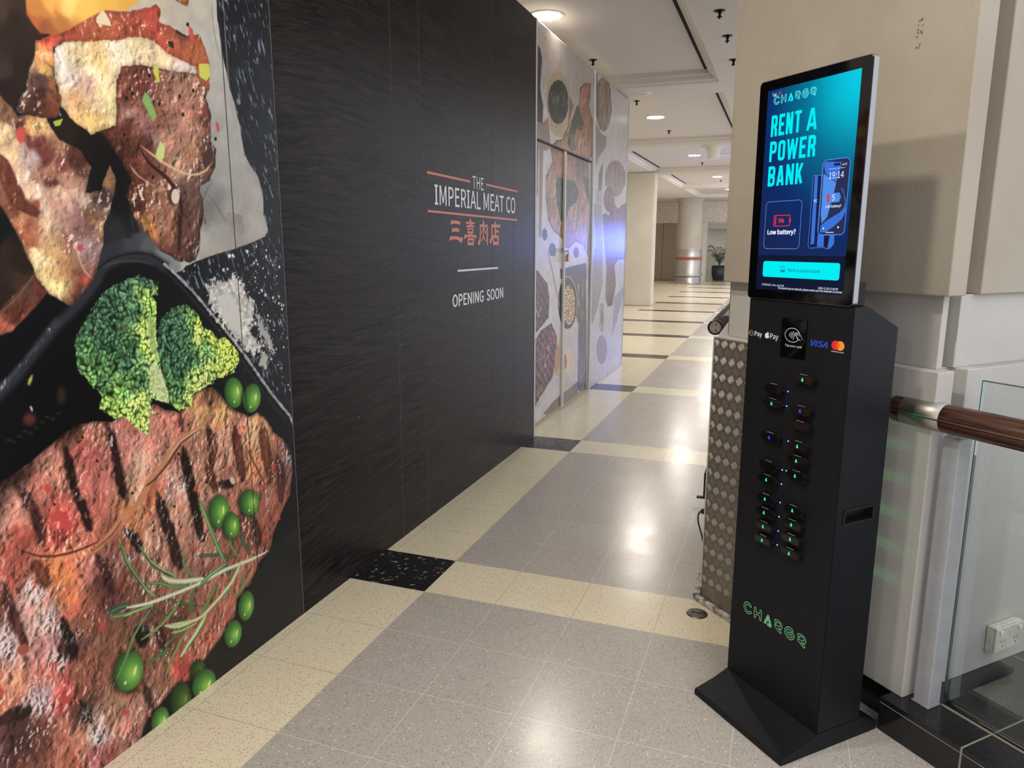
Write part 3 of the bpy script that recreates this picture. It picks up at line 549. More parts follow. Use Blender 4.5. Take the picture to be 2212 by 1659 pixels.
('poly',[1179,1661,1252,1588,1269,1559,1285,1523,1311,1451,1318,1420,1219,1341,1128,1284],[(1250,1522,14,14,18),(1254,1473,52,32,24),(1275,1452,40,28,20),(1280,1405,66,44,32),(1234,1373,44,28,22)],6,0,20,'soft'),
('poly',[1148,1298,1220,1344,1315,1424,1348,1378,1320,1350,1243,1288,1211,1281,1146,1282],[(1236,1309,190,92,60),(1269,1319,156,74,48),(1323,1374,104,42,32),(1220,1294,170,80,50),(1295,1383,90,60,46),(1253,1338,80,36,26)],3,3,20,'gloss'),
('poly',[1197,1322,1224,1336,1258,1360,1291,1392,1315,1419,1313,1421,1287,1395,1255,1363,1222,1340,1197,1323],(118,88,72),3),
('poly',[1117,1298,1211,1281,1243,1288,1320,1350,1346,1375,1382,1351,1404,1336,1436,1323,1398,1285,1085,1062],(8,8,13),5),
('poly',[1621,1474,1686,1467,1745,1435,1823,1369,1905,1292,2024,1161,2156,1005,2272,842,2314,778,2322,620,2305,331,2286,4,2060,3,1472,-2,1326,12,987,251,1118,1212,1106,1124,1197,1174,1276,1238,1359,1296,1429,1338,1492,1394,1501,1435,1549,1461],(9,9,13),3),
('poly',[2143,366,2320,391,2308,-8,2060,3,1794,1,1746,104,1928,219],(27,28,30),10),
('poly',[1163,1102,1196,1126,1239,1158,1272,1188,1303,1219,1340,1253,1377,1285,1408,1306,1439,1328,1474,1359,1505,1390,1520,1412,1530,1425,1550,1435,1576,1443,1597,1447,1619,1449,1649,1449,1676,1444,1704,1431,1726,1416,1753,1441,1728,1456,1693,1473,1655,1479,1621,1479,1593,1476,1567,1470,1537,1460,1508,1445,1492,1426,1479,1406,1451,1377,1419,1348,1390,1328,1357,1306,1320,1273,1283,1238,1253,1207,1222,1178,1181,1147,1148,1124],(44,45,54),10),
('poly',[1161,1121,1195,1144,1237,1176,1269,1205,1300,1234,1340,1271,1374,1301,1363,1312,1330,1281,1289,1244,1259,1215,1228,1187,1187,1156,1153,1132],(66,68,82),8,6,14,'gloss'),
('poly',[1502,1430,1522,1443,1550,1457,1584,1466,1621,1470,1654,1470,1684,1465,1713,1452,1733,1439,1737,1443,1716,1456,1687,1469,1655,1475,1621,1475,1583,1470,1548,1461,1519,1446,1499,1433],(20,20,24),3),
('poly',[1519,1437,1541,1441,1571,1448,1607,1449,1643,1447,1671,1442,1692,1437,1693,1439,1673,1446,1644,1451,1607,1453,1571,1452,1540,1445,1519,1437],(74,76,84),4),
('poly',[1727,1439,1740,1429,1762,1412,1794,1385,1834,1349,1878,1304,1928,1251,1987,1188,2050,1116,2118,1029,2185,944,2240,884,2282,839,2302,798,2310,771,2325,770,2317,798,2295,841,2252,888,2196,948,2129,1033,2060,1120,1996,1192,1937,1255,1887,1308,1842,1353,1802,1390,1769,1418,1746,1435,1733,1444],(172,174,180),1.5,3,12,'speck'),
('poly',[1716,1432,1747,1405,1791,1365,1842,1314,1899,1254,1957,1192,2017,1122,2082,1038,2148,953,2215,876,2266,821,2273,823,2222,878,2154,954,2089,1040,2023,1124,1962,1194,1904,1257,1847,1317,1796,1368,1751,1408,1720,1435],(40,42,48),4),
('poly',[1278,1174,1268,1165,1264,1152,1269,1149,1277,1160,1280,1173],(190,190,60),4),
('poly',[1273,1060,1271,1054,1267,1050,1261,1048,1255,1048,1249,1050,1244,1055,1241,1061,1241,1067,1243,1073,1247,1077,1253,1080,1259,1080,1265,1077,1270,1072,1273,1066],(92,40,36),10),
('poly',[1363,1104,1361,1096,1357,1089,1353,1085,1348,1085,1344,1087,1341,1093,1339,1100,1339,1109,1341,1117,1345,1124,1349,1128,1354,1129,1358,1126,1361,1121,1363,1113],(56,36,22),10),
('poly',[1269,1089,1269,1086,1269,1084,1268,1082,1267,1081,1266,1082,1265,1083,1264,1086,1263,1089,1262,1092,1262,1094,1263,1096,1264,1097,1265,1096,1266,1095,1268,1092],(205,190,180),2),
('poly',[1204,1023,1203,1021,1202,1021,1200,1020,1197,1021,1195,1022,1193,1023,1192,1024,1192,1026,1192,1027,1194,1028,1196,1028,1198,1028,1201,1027,1202,1025,1204,1024],(50,34,30),4),
('poly',[1217,1015,1216,1014,1215,1013,1213,1013,1210,1013,1208,1014,1206,1015,1205,1017,1205,1018,1205,1019,1207,1020,1209,1020,1211,1020,1214,1019,1216,1018,1217,1016],(50,34,30),4),
('poly',[1233,1025,1232,1023,1231,1023,1228,1022,1226,1023,1224,1024,1222,1025,1221,1026,1220,1028,1221,1029,1222,1030,1224,1030,1227,1030,1229,1029,1231,1028,1232,1026],(50,34,30),4),
('poly',[1249,1034,1248,1033,1246,1032,1244,1032,1242,1032,1239,1033,1237,1035,1236,1036,1236,1038,1237,1039,1238,1040,1240,1040,1243,1039,1245,1039,1247,1037,1248,1036],(50,34,30),4),
('poly',[1262,1027,1262,1025,1260,1025,1258,1024,1255,1025,1253,1026,1251,1027,1250,1028,1249,1030,1250,1031,1252,1032,1254,1032,1256,1032,1259,1031,1261,1030,1262,1028],(50,34,30),4),
('poly',[1279,1037,1278,1035,1276,1035,1274,1034,1272,1035,1269,1036,1267,1037,1266,1038,1266,1040,1266,1041,1268,1042,1270,1042,1273,1042,1275,1041,1277,1040,1278,1038],(50,34,30),4),
('poly',[1295,1047,1295,1046,1293,1045,1291,1044,1288,1045,1286,1046,1284,1047,1282,1048,1282,1050,1283,1051,1284,1052,1286,1052,1289,1052,1292,1051,1294,1050,1295,1048],(50,34,30),4),
('poly',[1312,1057,1311,1056,1310,1055,1307,1055,1305,1055,1302,1056,1300,1057,1299,1059,1299,1060,1299,1061,1301,1062,1303,1063,1306,1062,1308,1061,1310,1060,1312,1059],(50,34,30),4),
('poly',[1327,1049,1326,1048,1324,1047,1322,1047,1319,1047,1317,1048,1315,1049,1313,1051,1313,1052,1314,1054,1315,1054,1318,1055,1320,1054,1323,1054,1325,1052,1326,1051],(50,34,30),4),
('poly',[1344,1060,1343,1058,1342,1058,1339,1057,1337,1058,1334,1058,1332,1060,1330,1061,1330,1063,1331,1064,1332,1065,1335,1065,1338,1065,1340,1064,1342,1063,1344,1061],(50,34,30),4),
('poly',[1902,1374,1978,1375,2034,1391,2073,1366,2097,1316,2129,1274,2116,1215,2092,1193,2161,1134,2112,1100,2051,1143,1994,1199,1939,1252,1912,1301],(216,214,208),6,34,9,'speck'),
('poly',[1947,1326,2001,1341,2037,1291,2058,1221,2040,1184,1965,1250],(212,210,206),8),
('poly',[2136,1263,2175,1199,2209,1143,2213,1101,2170,1143,2137,1198],(180,180,178),2,22,7),
('poly',[2144,1121,2188,1089,2167,1040,2131,1066],(190,190,186),2,16,7),
('salt',[1794,1423,1872,1438,2056,1476,2284,1510,2317,1248,2314,922,2161,1056,2027,1186,1907,1310,1852,1368],210,5,1.6,6.5),
('poly',[1078,920,1164,927,1200,937,1254,958,1320,993,1380,1016,1441,1018,1493,1002,1542,1011,1645,1023,1695,991,1744,975,1796,1019,1833,1031,1890,1030,1931,988,1987,932,2061,891,2100,898,2143,867,2185,803,2239,762,2282,667,2286,620,2256,526,2185,459,2147,405,2117,349,2060,334,2008,274,1931,244,1918,191,1865,154,1821,135,1766,113,1691,69,1639,86,1561,65,1511,54,1491,24,1472,-6,1358,-32,987,251],[(1191,864,192,124,104),(1167,818,202,142,118),(1196,769,152,62,42),(1284,927,198,128,108),(1266,876,202,112,92),(1326,876,192,122,98),(1297,808,212,84,62),(1310,752,216,64,48),(1424,986,192,112,82),(1404,932,188,92,82),(1428,844,192,102,88),(1536,958,192,122,108),(1572,842,218,168,144),(1541,799,208,158,128),(1655,884,198,132,108),(1717,936,192,118,98),(1612,741,192,102,52),(1531,716,202,122,62),(1839,964,208,152,92),(1931,920,222,164,94),(1873,995,122,78,46),(1994,870,198,132,104),(2077,825,232,184,134),(2141,846,218,152,92),(1805,821,188,128,98),(1917,790,202,152,124),(1943,707,172,112,88),(2072,694,212,142,92),(2211,731,152,92,72),(2247,671,142,102,98),(2161,640,138,66,42),(2115,573,172,112,88),(2148,506,152,82,56),(1841,689,188,128,102),(1694,737,202,152,134),(1660,679,192,142,112),(1597,611,188,132,102),(1707,591,188,132,108),(1728,511,182,122,98),(1453,668,152,82,56),(1388,694,208,112,88),(1339,652,218,122,78),(1275,639,218,122,46),(1299,669,222,122,62),(1170,705,182,82,62),(1213,609,218,182,178),(1375,595,192,112,102),(1484,524,122,66,46),(1416,555,92,46,42),(2027,468,122,62,42),(2056,375,142,76,56),(1200,930,60,36,28),(1363,1013,90,50,36),(1168,908,60,40,36),(1166,673,168,82,62),(1213,612,208,152,142),(1229,526,218,178,168),(1230,445,192,132,128),(1125,503,218,182,178),(1133,613,122,62,52),(1288,577,212,112,52),(1322,519,192,102,62),(1358,459,152,82,56),(1372,387,142,88,68),(1464,359,122,78,56),(1288,412,72,36,32),(1320,330,142,78,52),(1242,377,208,102,82),(1195,323,202,168,172),(1128,386,218,142,102),(1106,360,192,112,72),(1249,276,202,62,52),(1305,209,72,46,32),(1390,153,172,122,92),(1116,294,82,46,42),(1108,240,76,42,42),(1180,209,102,52,46),(1238,189,192,112,92),(1295,128,208,132,102),(1339,120,208,182,178),(1248,96,172,92,62),(1353,42,162,82,82),(1431,80,198,132,112),(1486,114,192,132,118),(1541,127,152,102,78),(1496,202,122,78,56),(1656,131,192,72,52),(1596,117,152,92,72),(1754,177,188,102,78),(1856,201,162,82,66),(1792,234,166,92,72),(1614,278,112,62,46),(1554,239,132,78,62),(1933,270,178,108,82),(2012,316,172,102,82),(1517,377,122,78,62),(1431,487,102,56,52),(1466,580,162,112,98),(1587,527,168,112,92),(1750,432,152,98,82)],2,4,20,'meat'),
('poly',[1343,971,1337,944,1337,909,1341,878,1346,846,1355,812,1363,780,1368,745,1379,716,1393,714,1396,742,1390,779,1381,813,1372,846,1367,876,1363,906,1358,942,1348,971],(48,24,22),7,7,16,'meat',0.96),
('poly',[1473,1006,1470,971,1479,928,1482,887,1483,845,1488,800,1500,764,1515,762,1518,796,1513,841,1511,883,1508,927,1498,973,1478,1006],(48,24,22),7,7,16,'meat',0.96),
('poly',[1204,902,1209,869,1224,828,1232,774,1244,726,1258,723,1260,771,1251,830,1233,876,1209,903],(84,40,36),7,7,16,'meat',0.96),
('poly',[1848,909,1845,872,1855,831,1843,802,1829,766,1837,714,1858,671,1878,670,1876,709,1868,755,1881,785,1895,821,1884,872,1855,909],(100,46,30),7,7,16,'meat',0.96),
('poly',[1976,874,1963,832,1969,773,1976,713,1994,664,2017,660,2022,705,2014,766,2008,825,1985,873],(100,46,30),7,7,16,'meat',0.96),
('poly',[2121,856,2103,818,2107,762,2114,698,2132,643,2158,637,2165,688,2158,753,2154,809,2131,854],(120,56,34),7,7,16,'meat',0.96),
('poly',[1740,866,1729,824,1736,767,1742,720,1749,668,1760,591,1780,522,1801,517,1801,582,1789,661,1782,714,1776,761,1768,819,1747,865],(30,18,17),7,7,16,'meat',0.96),
('poly',[1624,745,1615,711,1625,663,1636,614,1647,563,1657,510,1676,468,1698,463,1702,502,1691,556,1679,608,1668,659,1657,707,1633,744],(48,24,22),7,7,16,'meat',0.96),
('poly',[1739,981,1733,947,1742,911,1754,910,1757,944,1744,980],(100,46,30),7,7,16,'meat',0.96),
('poly',[1396,643,1395,612,1407,575,1413,538,1425,506,1441,502,1446,531,1438,572,1425,613,1402,643],(92,46,40),7,7,16,'meat',0.96),
('poly',[1221,697,1211,680,1217,657,1224,631,1239,611,1257,612,1259,633,1252,658,1246,680,1227,697],(124,56,36),7,7,16,'meat',0.96),
('poly',[1272,510,1269,477,1276,435,1282,401,1293,374,1307,370,1310,394,1304,429,1295,473,1278,510],(30,18,17),7,7,16,'meat',0.96),
('poly',[1506,363,1491,354,1494,337,1497,314,1511,290,1533,282,1543,298,1539,324,1535,344,1514,361],(18,13,13),7,7,16,'meat',0.96),
('poly',[1573,337,1565,318,1571,288,1576,256,1588,227,1605,222,1608,246,1603,279,1597,310,1579,336],(70,36,30),7,7,16,'meat',0.96),
('poly',[1297,244,1293,207,1309,164,1325,159,1325,198,1304,242],(30,18,17),7,7,16,'meat',0.96),
('poly',[1506,176,1505,128,1522,74,1536,69,1533,119,1512,175],(76,42,36),7,7,16,'meat',0.96),
('poly',[1135,675,1133,627,1143,566,1153,515,1167,477,1179,476,1177,512,1167,563,1157,624,1140,674],(96,44,38),7,7,16,'meat',0.96),
('poly',[1169,310,1148,331,1122,338,1098,341,1081,333,1086,315,1107,304,1130,300,1153,294,1170,303],(52,28,28),7,7,16,'meat',0.96),
('poly',[1873,701,1886,679,1917,661,1949,658,1965,669,1956,683,1935,688,1920,688,1902,699,1877,705],(70,40,34),7,7,16,'meat',0.96),
('poly',[1499,674,1500,653,1513,632,1524,607,1539,586,1554,586,1553,609,1541,637,1526,662,1504,676],(46,30,28),7,7,16,'meat',0.96),
('poly',[2188,714,2184,675,2195,623,2187,569,2188,521,2210,512,2232,553,2240,612,2228,670,2197,714],(96,52,38),7,7,16,'meat',0.96),
('poly',[2029,526,2025,495,2036,456,2038,426,2048,400,2068,392,2079,412,2076,447,2064,490,2037,525],(80,40,30),7,7,16,'meat',0.96),
('poly',[1410,253,1416,224,1437,190,1466,164,1490,153,1493,164,1474,184,1452,203,1435,230,1414,253],(110,60,44),7,7,16,'meat',0.96),
('poly',[1844,910,1803,909,1753,901,1713,883,1681,861,1659,844,1639,828,1617,814,1593,797,1571,769,1551,745,1526,736,1501,730,1487,720,1473,709,1447,692,1419,675,1395,661,1379,651,1385,642,1404,648,1431,658,1460,674,1488,692,1502,703,1513,711,1538,717,1567,728,1590,755,1611,781,1633,797,1657,811,1677,827,1699,844,1730,866,1764,887,1808,899,1846,906],(204,134,84),5,4,16,'soft'),
('poly',[1825,902,1784,894,1737,879,1707,855,1680,830,1646,808,1616,791,1596,785,1584,782,1586,780,1599,780,1619,786,1650,803,1684,825,1712,851,1741,874,1787,889,1826,900],(80,40,26),3),
('poly',[1838,908,1791,900,1738,885,1700,861,1677,839,1679,837,1704,857,1741,881,1794,895,1839,907],(226,180,140),3),
('poly',[1387,652,1419,661,1455,674,1478,690,1491,704,1490,706,1475,693,1453,678,1417,664,1387,653],(96,50,36),3),
('poly',[1192,737,1209,721,1232,703,1255,691,1281,682,1313,675,1346,671,1381,670,1408,672,1407,675,1380,675,1345,676,1312,680,1281,687,1256,696,1233,707,1210,724,1192,737],(60,26,20),3),
('poly',[1946,812,1937,781,1924,749,1903,741,1885,740,1886,739,1905,738,1928,746,1941,779,1947,812],(90,46,34),2),
('poly',[2029,790,2044,753,2069,704,2094,655,2116,615,2121,615,2103,655,2077,705,2052,753,2030,790],(120,60,36),3),
('poly',[1291,870,1288,863,1282,861,1275,865,1272,872,1273,880,1278,884,1284,883,1290,877],(208,44,38),3,3,10),
('poly',[1339,749,1334,742,1324,741,1313,747,1307,756,1308,766,1316,770,1327,768,1336,759],(208,44,38),3,3,10),
('poly',[1788,706,1786,700,1780,698,1775,701,1772,708,1773,715,1777,719,1783,719,1787,713],(208,44,38),3,3,10),
('poly',[2111,607,2107,600,2099,598,2091,602,2087,610,2088,619,2094,624,2102,623,2109,616],(208,44,38),3,3,10),
('poly',[2110,539,2106,533,2097,531,2088,536,2083,544,2084,552,2090,556,2099,554,2107,548],(208,44,38),3,3,10),
('poly',[2102,412,2099,404,2092,402,2085,407,2081,415,2082,424,2087,429,2095,428,2100,421],(208,44,38),3,3,10),
('poly',[2183,667,2180,661,2173,660,2166,664,2161,670,2162,677,2167,680,2175,679,2181,674],(208,44,38),3,3,10),
('poly',[2035,856,2033,853,2029,852,2026,853,2023,857,2024,860,2026,862,2030,862,2034,859],(208,44,38),3,3,10),
('poly',[2067,676,2064,672,2058,672,2051,675,2047,679,2047,684,2052,686,2059,684,2065,680],(208,44,38),3,3,10),
('poly',[1333,775,1326,768,1309,769,1291,777,1280,789,1281,799,1294,803,1313,798,1328,787],(208,44,38),3,3,10),
('poly',[2196,455,2192,452,2183,453,2173,457,2167,463,2168,468,2174,469,2184,466,2193,460],(208,44,38),3,3,10),
('poly',[1753,520,1751,516,1748,516,1744,518,1742,522,1742,527,1745,529,1749,528,1752,525],(208,44,38),3,3,10),
('poly',[1400,420,1396,409,1390,405,1384,411,1381,423,1382,436,1388,443,1395,442,1399,433],(190,50,40),3,4,10),
('poly',[1272,265,1267,259,1257,261,1246,270,1240,281,1241,290,1249,293,1260,287,1269,276],(196,46,40),3,4,10),
('poly',[1635,168,1632,162,1626,162,1619,167,1616,176,1616,183,1621,186,1628,184,1633,177],(200,50,40),3,4,10),
('poly',[1708,103,1698,97,1677,104,1654,120,1641,137,1642,148,1657,147,1681,136,1700,118],(176,52,38),3,4,10),
('poly',[1180,469,1175,461,1164,461,1154,469,1148,481,1150,491,1157,496,1168,491,1177,481],(172,76,44),3,4,10),
('poly',[1104,396,1102,390,1097,389,1093,393,1091,401,1092,408,1095,412,1100,410,1103,404],(200,50,40),3,4,10),
('poly',[1445,112,1442,108,1434,110,1426,116,1421,125,1422,131,1428,132,1436,128,1443,120],(190,60,45),3,4,10),
('poly',[1526,47,1524,46,1519,48,1515,51,1512,55,1512,58,1515,57,1520,55,1524,51],(205,50,60),3,4,10),
('poly',[1861,888,1858,884,1852,885,1848,888,1849,893,1853,895,1859,892],(32,18,16),1.5),
('poly',[1941,682,1938,679,1931,680,1927,684,1927,689,1932,690,1939,687],(32,18,16),1.5),
('poly',[2226,615,2222,611,2214,613,2209,618,2209,623,2215,624,2223,621],(32,18,16),1.5),
('poly',[1544,773,1541,770,1537,770,1533,774,1534,778,1538,779,1542,777],(32,18,16),1.5),
('poly',[1694,679,1691,676,1686,677,1682,681,1683,685,1687,686,1692,683],(32,18,16),1.5),
('poly',[1299,823,1297,820,1293,820,1291,824,1291,827,1294,828,1298,826],(32,18,16),1.5),
('poly',[1730,842,1727,838,1722,839,1718,843,1718,847,1723,849,1728,846],(32,18,16),1.5),
('poly',[1838,715,1835,711,1829,712,1825,717,1825,721,1830,722,1836,720],(32,18,16),1.5),
('poly',[1605,631,1603,628,1598,629,1594,633,1595,637,1599,638,1603,635],(32,18,16),1.5),
('poly',[1440,901,1438,898,1434,899,1431,902,1432,906,1435,907,1439,905],(32,18,16),1.5),
('poly',[1402,980,1400,977,1396,977,1393,980,1393,984,1397,985,1400,983],(32,18,16),1.5),
('poly',[1956,672,1954,667,1948,664,1940,663,1931,665,1923,669,1916,674,1912,681,1910,687,1913,692,1918,695,1926,696,1935,694,1943,691,1950,685,1955,679],(36,22,18),3,4,8),
('poly',[1961,684,1962,678,1962,673,1960,670,1956,669,1952,670,1947,674,1943,679,1940,685,1939,690,1940,695,1942,698,1946,699,1950,698,1955,695,1959,690],(226,200,180),2,3,8),
('shine',[1746,717,1746,695,1741,683,1733,685,1725,699,1720,722,1721,743,1726,756,1733,754,1741,740]),
('shine',[1226,872,1227,855,1225,845,1220,845,1216,856,1212,873,1211,890,1214,900,1218,900,1222,889]),
('shine',[2275,696,2280,664,2272,646,2257,648,2238,669,2225,701,2221,731,2228,749,2243,748,2261,728]),
('shine',[1533,659,1537,641,1532,629,1521,628,1507,638,1496,655,1492,672,1497,684,1508,685,1522,676]),
('shine',[1716,621,1712,608,1706,602,1699,604,1695,615,1694,629,1698,643,1704,649,1711,647,1715,636]),
('shine',[1240,585,1230,581,1213,588,1196,603,1186,620,1186,633,1196,637,1213,631,1229,616,1240,598]),
('shine',[1700,786,1696,776,1690,772,1684,774,1679,782,1678,792,1681,802,1687,807,1694,805,1699,797]),
('shine',[1564,695,1561,680,1555,671,1549,674,1545,685,1545,702,1549,718,1555,726,1561,724,1564,712]),
('shine',[1487,953,1488,940,1486,932,1481,932,1474,939,1470,952,1468,964,1470,972,1475,973,1482,965]),
('shine',[1237,615,1237,590,1226,575,1210,577,1194,594,1184,620,1184,645,1194,659,1210,658,1227,641]),
('shine',[1271,514,1275,483,1266,463,1246,463,1224,481,1208,511,1204,541,1213,560,1232,562,1254,544]),
('shine',[1278,389,1277,362,1263,348,1242,353,1223,374,1211,402,1212,428,1225,442,1246,438,1266,418]),
('shine',[1146,496,1143,460,1133,441,1121,446,1110,473,1105,510,1108,545,1118,564,1130,560,1141,534]),
('shine',[1237,265,1221,255,1193,264,1165,289,1146,320,1143,345,1158,356,1184,348,1214,324,1234,292]),
('shine',[1378,100,1373,70,1354,60,1330,72,1310,103,1302,139,1307,167,1325,178,1348,167,1369,137]),
('shine',[1331,179,1325,169,1315,167,1304,175,1295,189,1294,204,1299,214,1309,216,1320,209,1329,195]),
('shine',[1554,322,1546,319,1533,325,1521,336,1513,348,1513,358,1521,361,1534,356,1547,345,1554,332]),
('shine',[1281,454,1284,439,1283,429,1278,429,1270,439,1263,454,1260,469,1261,479,1266,479,1274,470]),
('shine',[1519,567,1509,562,1497,565,1489,574,1487,585,1492,594,1502,599,1513,597,1522,588,1524,577]),
('shine',[1530,497,1522,495,1509,502,1499,513,1493,525,1495,533,1504,535,1516,529,1527,518,1533,505]),
('shine',[1332,430,1328,421,1319,419,1309,424,1302,435,1301,447,1305,456,1314,458,1323,453,1331,442]),
('poly',[1638,1409,1667,1398,1702,1384,1697,1347,1674,1348,1692,1322,1680,1260,1680,1235,1681,1153,1686,1105,1704,1067,1703,1014,1641,1040,1633,1016,1655,973,1631,1000,1622,963,1613,933,1585,955,1554,988,1532,1009,1508,1004,1470,1039,1458,1050,1471,1083,1437,1125,1422,1147,1407,1164,1407,1232,1413,1261,1450,1302,1490,1349,1530,1377,1578,1394],[(1584,1366,58,92,74),(1666,1386,62,98,74),(1531,1314,48,80,62),(1458,1264,54,88,64),(1522,1237,46,80,58),(1602,1309,66,102,74),(1656,1345,178,206,92),(1664,1282,186,214,96),(1649,1242,190,212,100),(1633,1190,190,214,92),(1590,1208,56,96,62),(1559,1151,52,90,66),(1469,1173,66,108,66),(1438,1209,84,128,74),(1442,1131,120,160,76),(1665,1198,204,222,150),(1666,1113,196,212,150),(1602,1102,70,112,72),(1676,1068,222,230,164),(1528,1096,126,166,74),(1500,1057,176,206,88),(1596,1050,196,214,104),(1612,970,206,220,106),(1541,1007,186,212,92),(1484,1112,76,116,70),(1577,1104,110,152,76)],1.5,6,9,'beads'),
('poly',[1651,1149,1674,1137,1691,1104,1706,1062,1703,1016,1672,1029,1644,1061,1640,1117],(206,220,150),5,5,12,'soft',0.75),
('poly',[1661,1303,1679,1256,1674,1231,1677,1163,1657,1178,1649,1238],(160,190,100),4,3,12,'soft',0.75),
('poly',[1770,1310,1810,1309,1854,1278,1868,1236,1915,1208,1932,1183,1959,1193,1991,1171,2028,1127,2028,1097,2000,1062,1952,1056,1905,1054,1898,1041,1827,1030,1802,1021,1791,978,1780,986,1750,974,1708,1010,1707,1046,1698,1064,1693,1117,1679,1184,1685,1238,1706,1279,1736,1301],[(1757,1295,60,98,70),(1814,1291,96,140,74),(1723,1234,50,88,68),(1778,1228,52,90,66),(1740,1145,50,88,66),(1797,1136,56,96,66),(1866,1218,196,214,86),(1919,1179,206,222,80),(1971,1173,206,222,70),(2006,1120,200,220,66),(1949,1090,206,222,84),(1877,1148,120,160,84),(1882,1077,200,216,110),(1847,1041,206,220,120),(1732,1071,74,116,70),(1743,1021,82,124,70),(1784,1022,196,212,96),(1757,986,180,204,90)],1.5,6,9,'beads'),
('pea',1991,991,46,-6,-1,54,1.0),
('pea',2080,954,46,-11,12,51,1.0),
('pea',1877,596,47,-17,6,58,1.0),
('pea',2030,576,50,-18,5,48,1.0),
('pea',1931,524,39,-15,5,47,1.0),
('pea',1724,85,30,-22,13,34,0.6),
('pea',1644,27,40,-31,16,53,0.6),
('pea',1974,198,38,-24,16,51,1.0),
('pea',1898,127,39,-28,19,42,1.0),
('pea',1746,22,44,-41,29,37,1.0),
('pea',1555,10,30,-27,16,38,1.0),
('pea',1462,239,45,-38,24,51,1.0),
('poly',[1525,217,1547,215,1572,219,1600,220,1621,223,1618,230,1594,234,1565,233,1540,229,1524,220],(60,92,58),0.9),
('poly',[1525,218,1545,220,1570,224,1598,225,1620,225,1619,228,1596,229,1568,228,1542,224,1524,219],(100,141,97),0.9),
('poly',[1761,481,1798,462,1847,443,1898,419,1939,401,1940,407,1900,430,1849,454,1799,474,1761,483],(46,84,56),0.9),
('poly',[1761,482,1798,466,1848,447,1898,423,1940,404,1940,405,1899,426,1848,450,1799,470,1761,483],(81,131,94),0.9),
('poly',[1571,390,1589,366,1619,335,1657,305,1690,283,1691,286,1660,311,1623,340,1594,370,1572,391],(46,84,56),0.9),
('poly',[1622,398,1640,377,1673,351,1722,320,1766,297,1767,301,1724,328,1676,358,1645,383,1623,400],(46,84,56),0.9),
('poly',[1622,399,1642,379,1674,353,1723,323,1766,298,1767,299,1724,325,1675,355,1643,381,1622,399],(81,131,94),0.9),
('poly',[1413,446,1433,440,1453,441,1473,436,1489,436,1488,446,1471,456,1448,461,1425,460,1411,450],(46,84,56),0.9),
('poly',[1412,448,1430,447,1451,448,1472,443,1489,440,1489,442,1472,449,1450,454,1428,453,1412,449],(81,131,94),0.9),
('poly',[1418,436,1436,424,1462,415,1495,408,1521,406,1520,412,1492,420,1461,427,1436,436,1418,438],(74,122,66),0.9),
('poly',[1418,436,1436,428,1462,419,1494,412,1521,408,1520,410,1493,416,1461,423,1436,431,1418,437],(118,180,107),0.9),
('poly',[1843,350,1819,336,1795,313,1770,290,1754,270,1760,265,1781,280,1805,303,1830,326,1845,348],(74,122,66),0.9),
('poly',[1844,349,1823,332,1798,309,1774,287,1756,269,1758,267,1777,284,1801,306,1826,329,1844,349],(118,180,107),0.9),
('poly',[1750,383,1733,376,1719,358,1714,324,1715,292,1719,290,1723,319,1727,353,1741,369,1751,381],(74,122,66),0.9),
('poly',[1737,353,1736,319,1739,282,1743,280,1743,316,1739,353],(46,84,56),0.9),
('poly',[1981,324,1963,303,1946,277,1928,265,1915,256,1919,251,1937,255,1957,268,1975,295,1984,323],(74,122,66),0.9),
('poly',[1982,324,1967,300,1950,274,1931,261,1916,254,1918,253,1934,258,1953,271,1971,298,1983,323],(118,180,107),0.9),
('poly',[1942,363,1918,344,1896,316,1881,291,1874,270,1879,266,1892,283,1907,308,1929,336,1944,362],(74,122,66),0.9),
('poly',[1942,363,1922,341,1900,313,1885,288,1876,269,1877,267,1888,285,1904,310,1925,338,1943,362],(118,180,107),0.9),
('poly',[1837,290,1836,255,1840,217,1843,216,1843,252,1838,289],(74,122,66),0.9),
('poly',[1888,402,1881,379,1892,352,1905,348,1908,372,1893,401],(46,84,56),0.9),
('poly',[1889,401,1891,377,1897,351,1901,350,1899,375,1891,401],(81,131,94),0.9),
('poly',[2113,357,2070,362,2013,368,1952,377,1885,386,1812,389,1742,392,1680,399,1626,408,1586,414,1552,420,1509,432,1476,441,1476,435,1510,422,1554,408,1590,400,1630,394,1684,386,1747,378,1818,374,1891,371,1958,362,2019,353,2075,352,2115,354],(196,206,158),0.9),
('poly',[2113,356,2072,358,2015,363,1954,372,1887,381,1814,384,1744,387,1681,395,1627,403,1588,409,1552,416,1509,428,1476,438,1476,437,1509,425,1553,412,1589,405,1628,399,1682,390,1745,383,1816,380,1889,376,1956,367,2017,358,2074,355,2114,355],(235,235,227),0.9),
('poly',[1965,380,1939,357,1903,325,1847,299,1791,280,1761,271,1730,272,1663,295,1606,314,1607,308,1664,282,1733,259,1769,257,1801,267,1858,286,1916,312,1951,347,1968,378],(176,192,130),0.9),
('poly',[1966,380,1943,353,1908,321,1851,295,1795,276,1764,266,1731,268,1663,290,1606,312,1606,310,1664,287,1732,264,1766,262,1798,272,1854,291,1912,317,1947,350,1967,379],(235,235,191),0.9),
('poly',[1763,373,1786,374,1814,383,1856,388,1892,395,1888,403,1847,404,1804,398,1775,389,1761,376],(96,136,84),0.9),
('poly',[1763,374,1782,380,1810,388,1853,393,1891,397,1889,400,1850,398,1807,393,1779,384,1762,375],(146,198,131),0.9),
('poly',[1550,479,1574,465,1605,451,1629,432,1657,412,1694,399,1722,395,1721,401,1692,412,1659,423,1635,441,1608,461,1575,476,1550,481],(74,122,66),0.9),
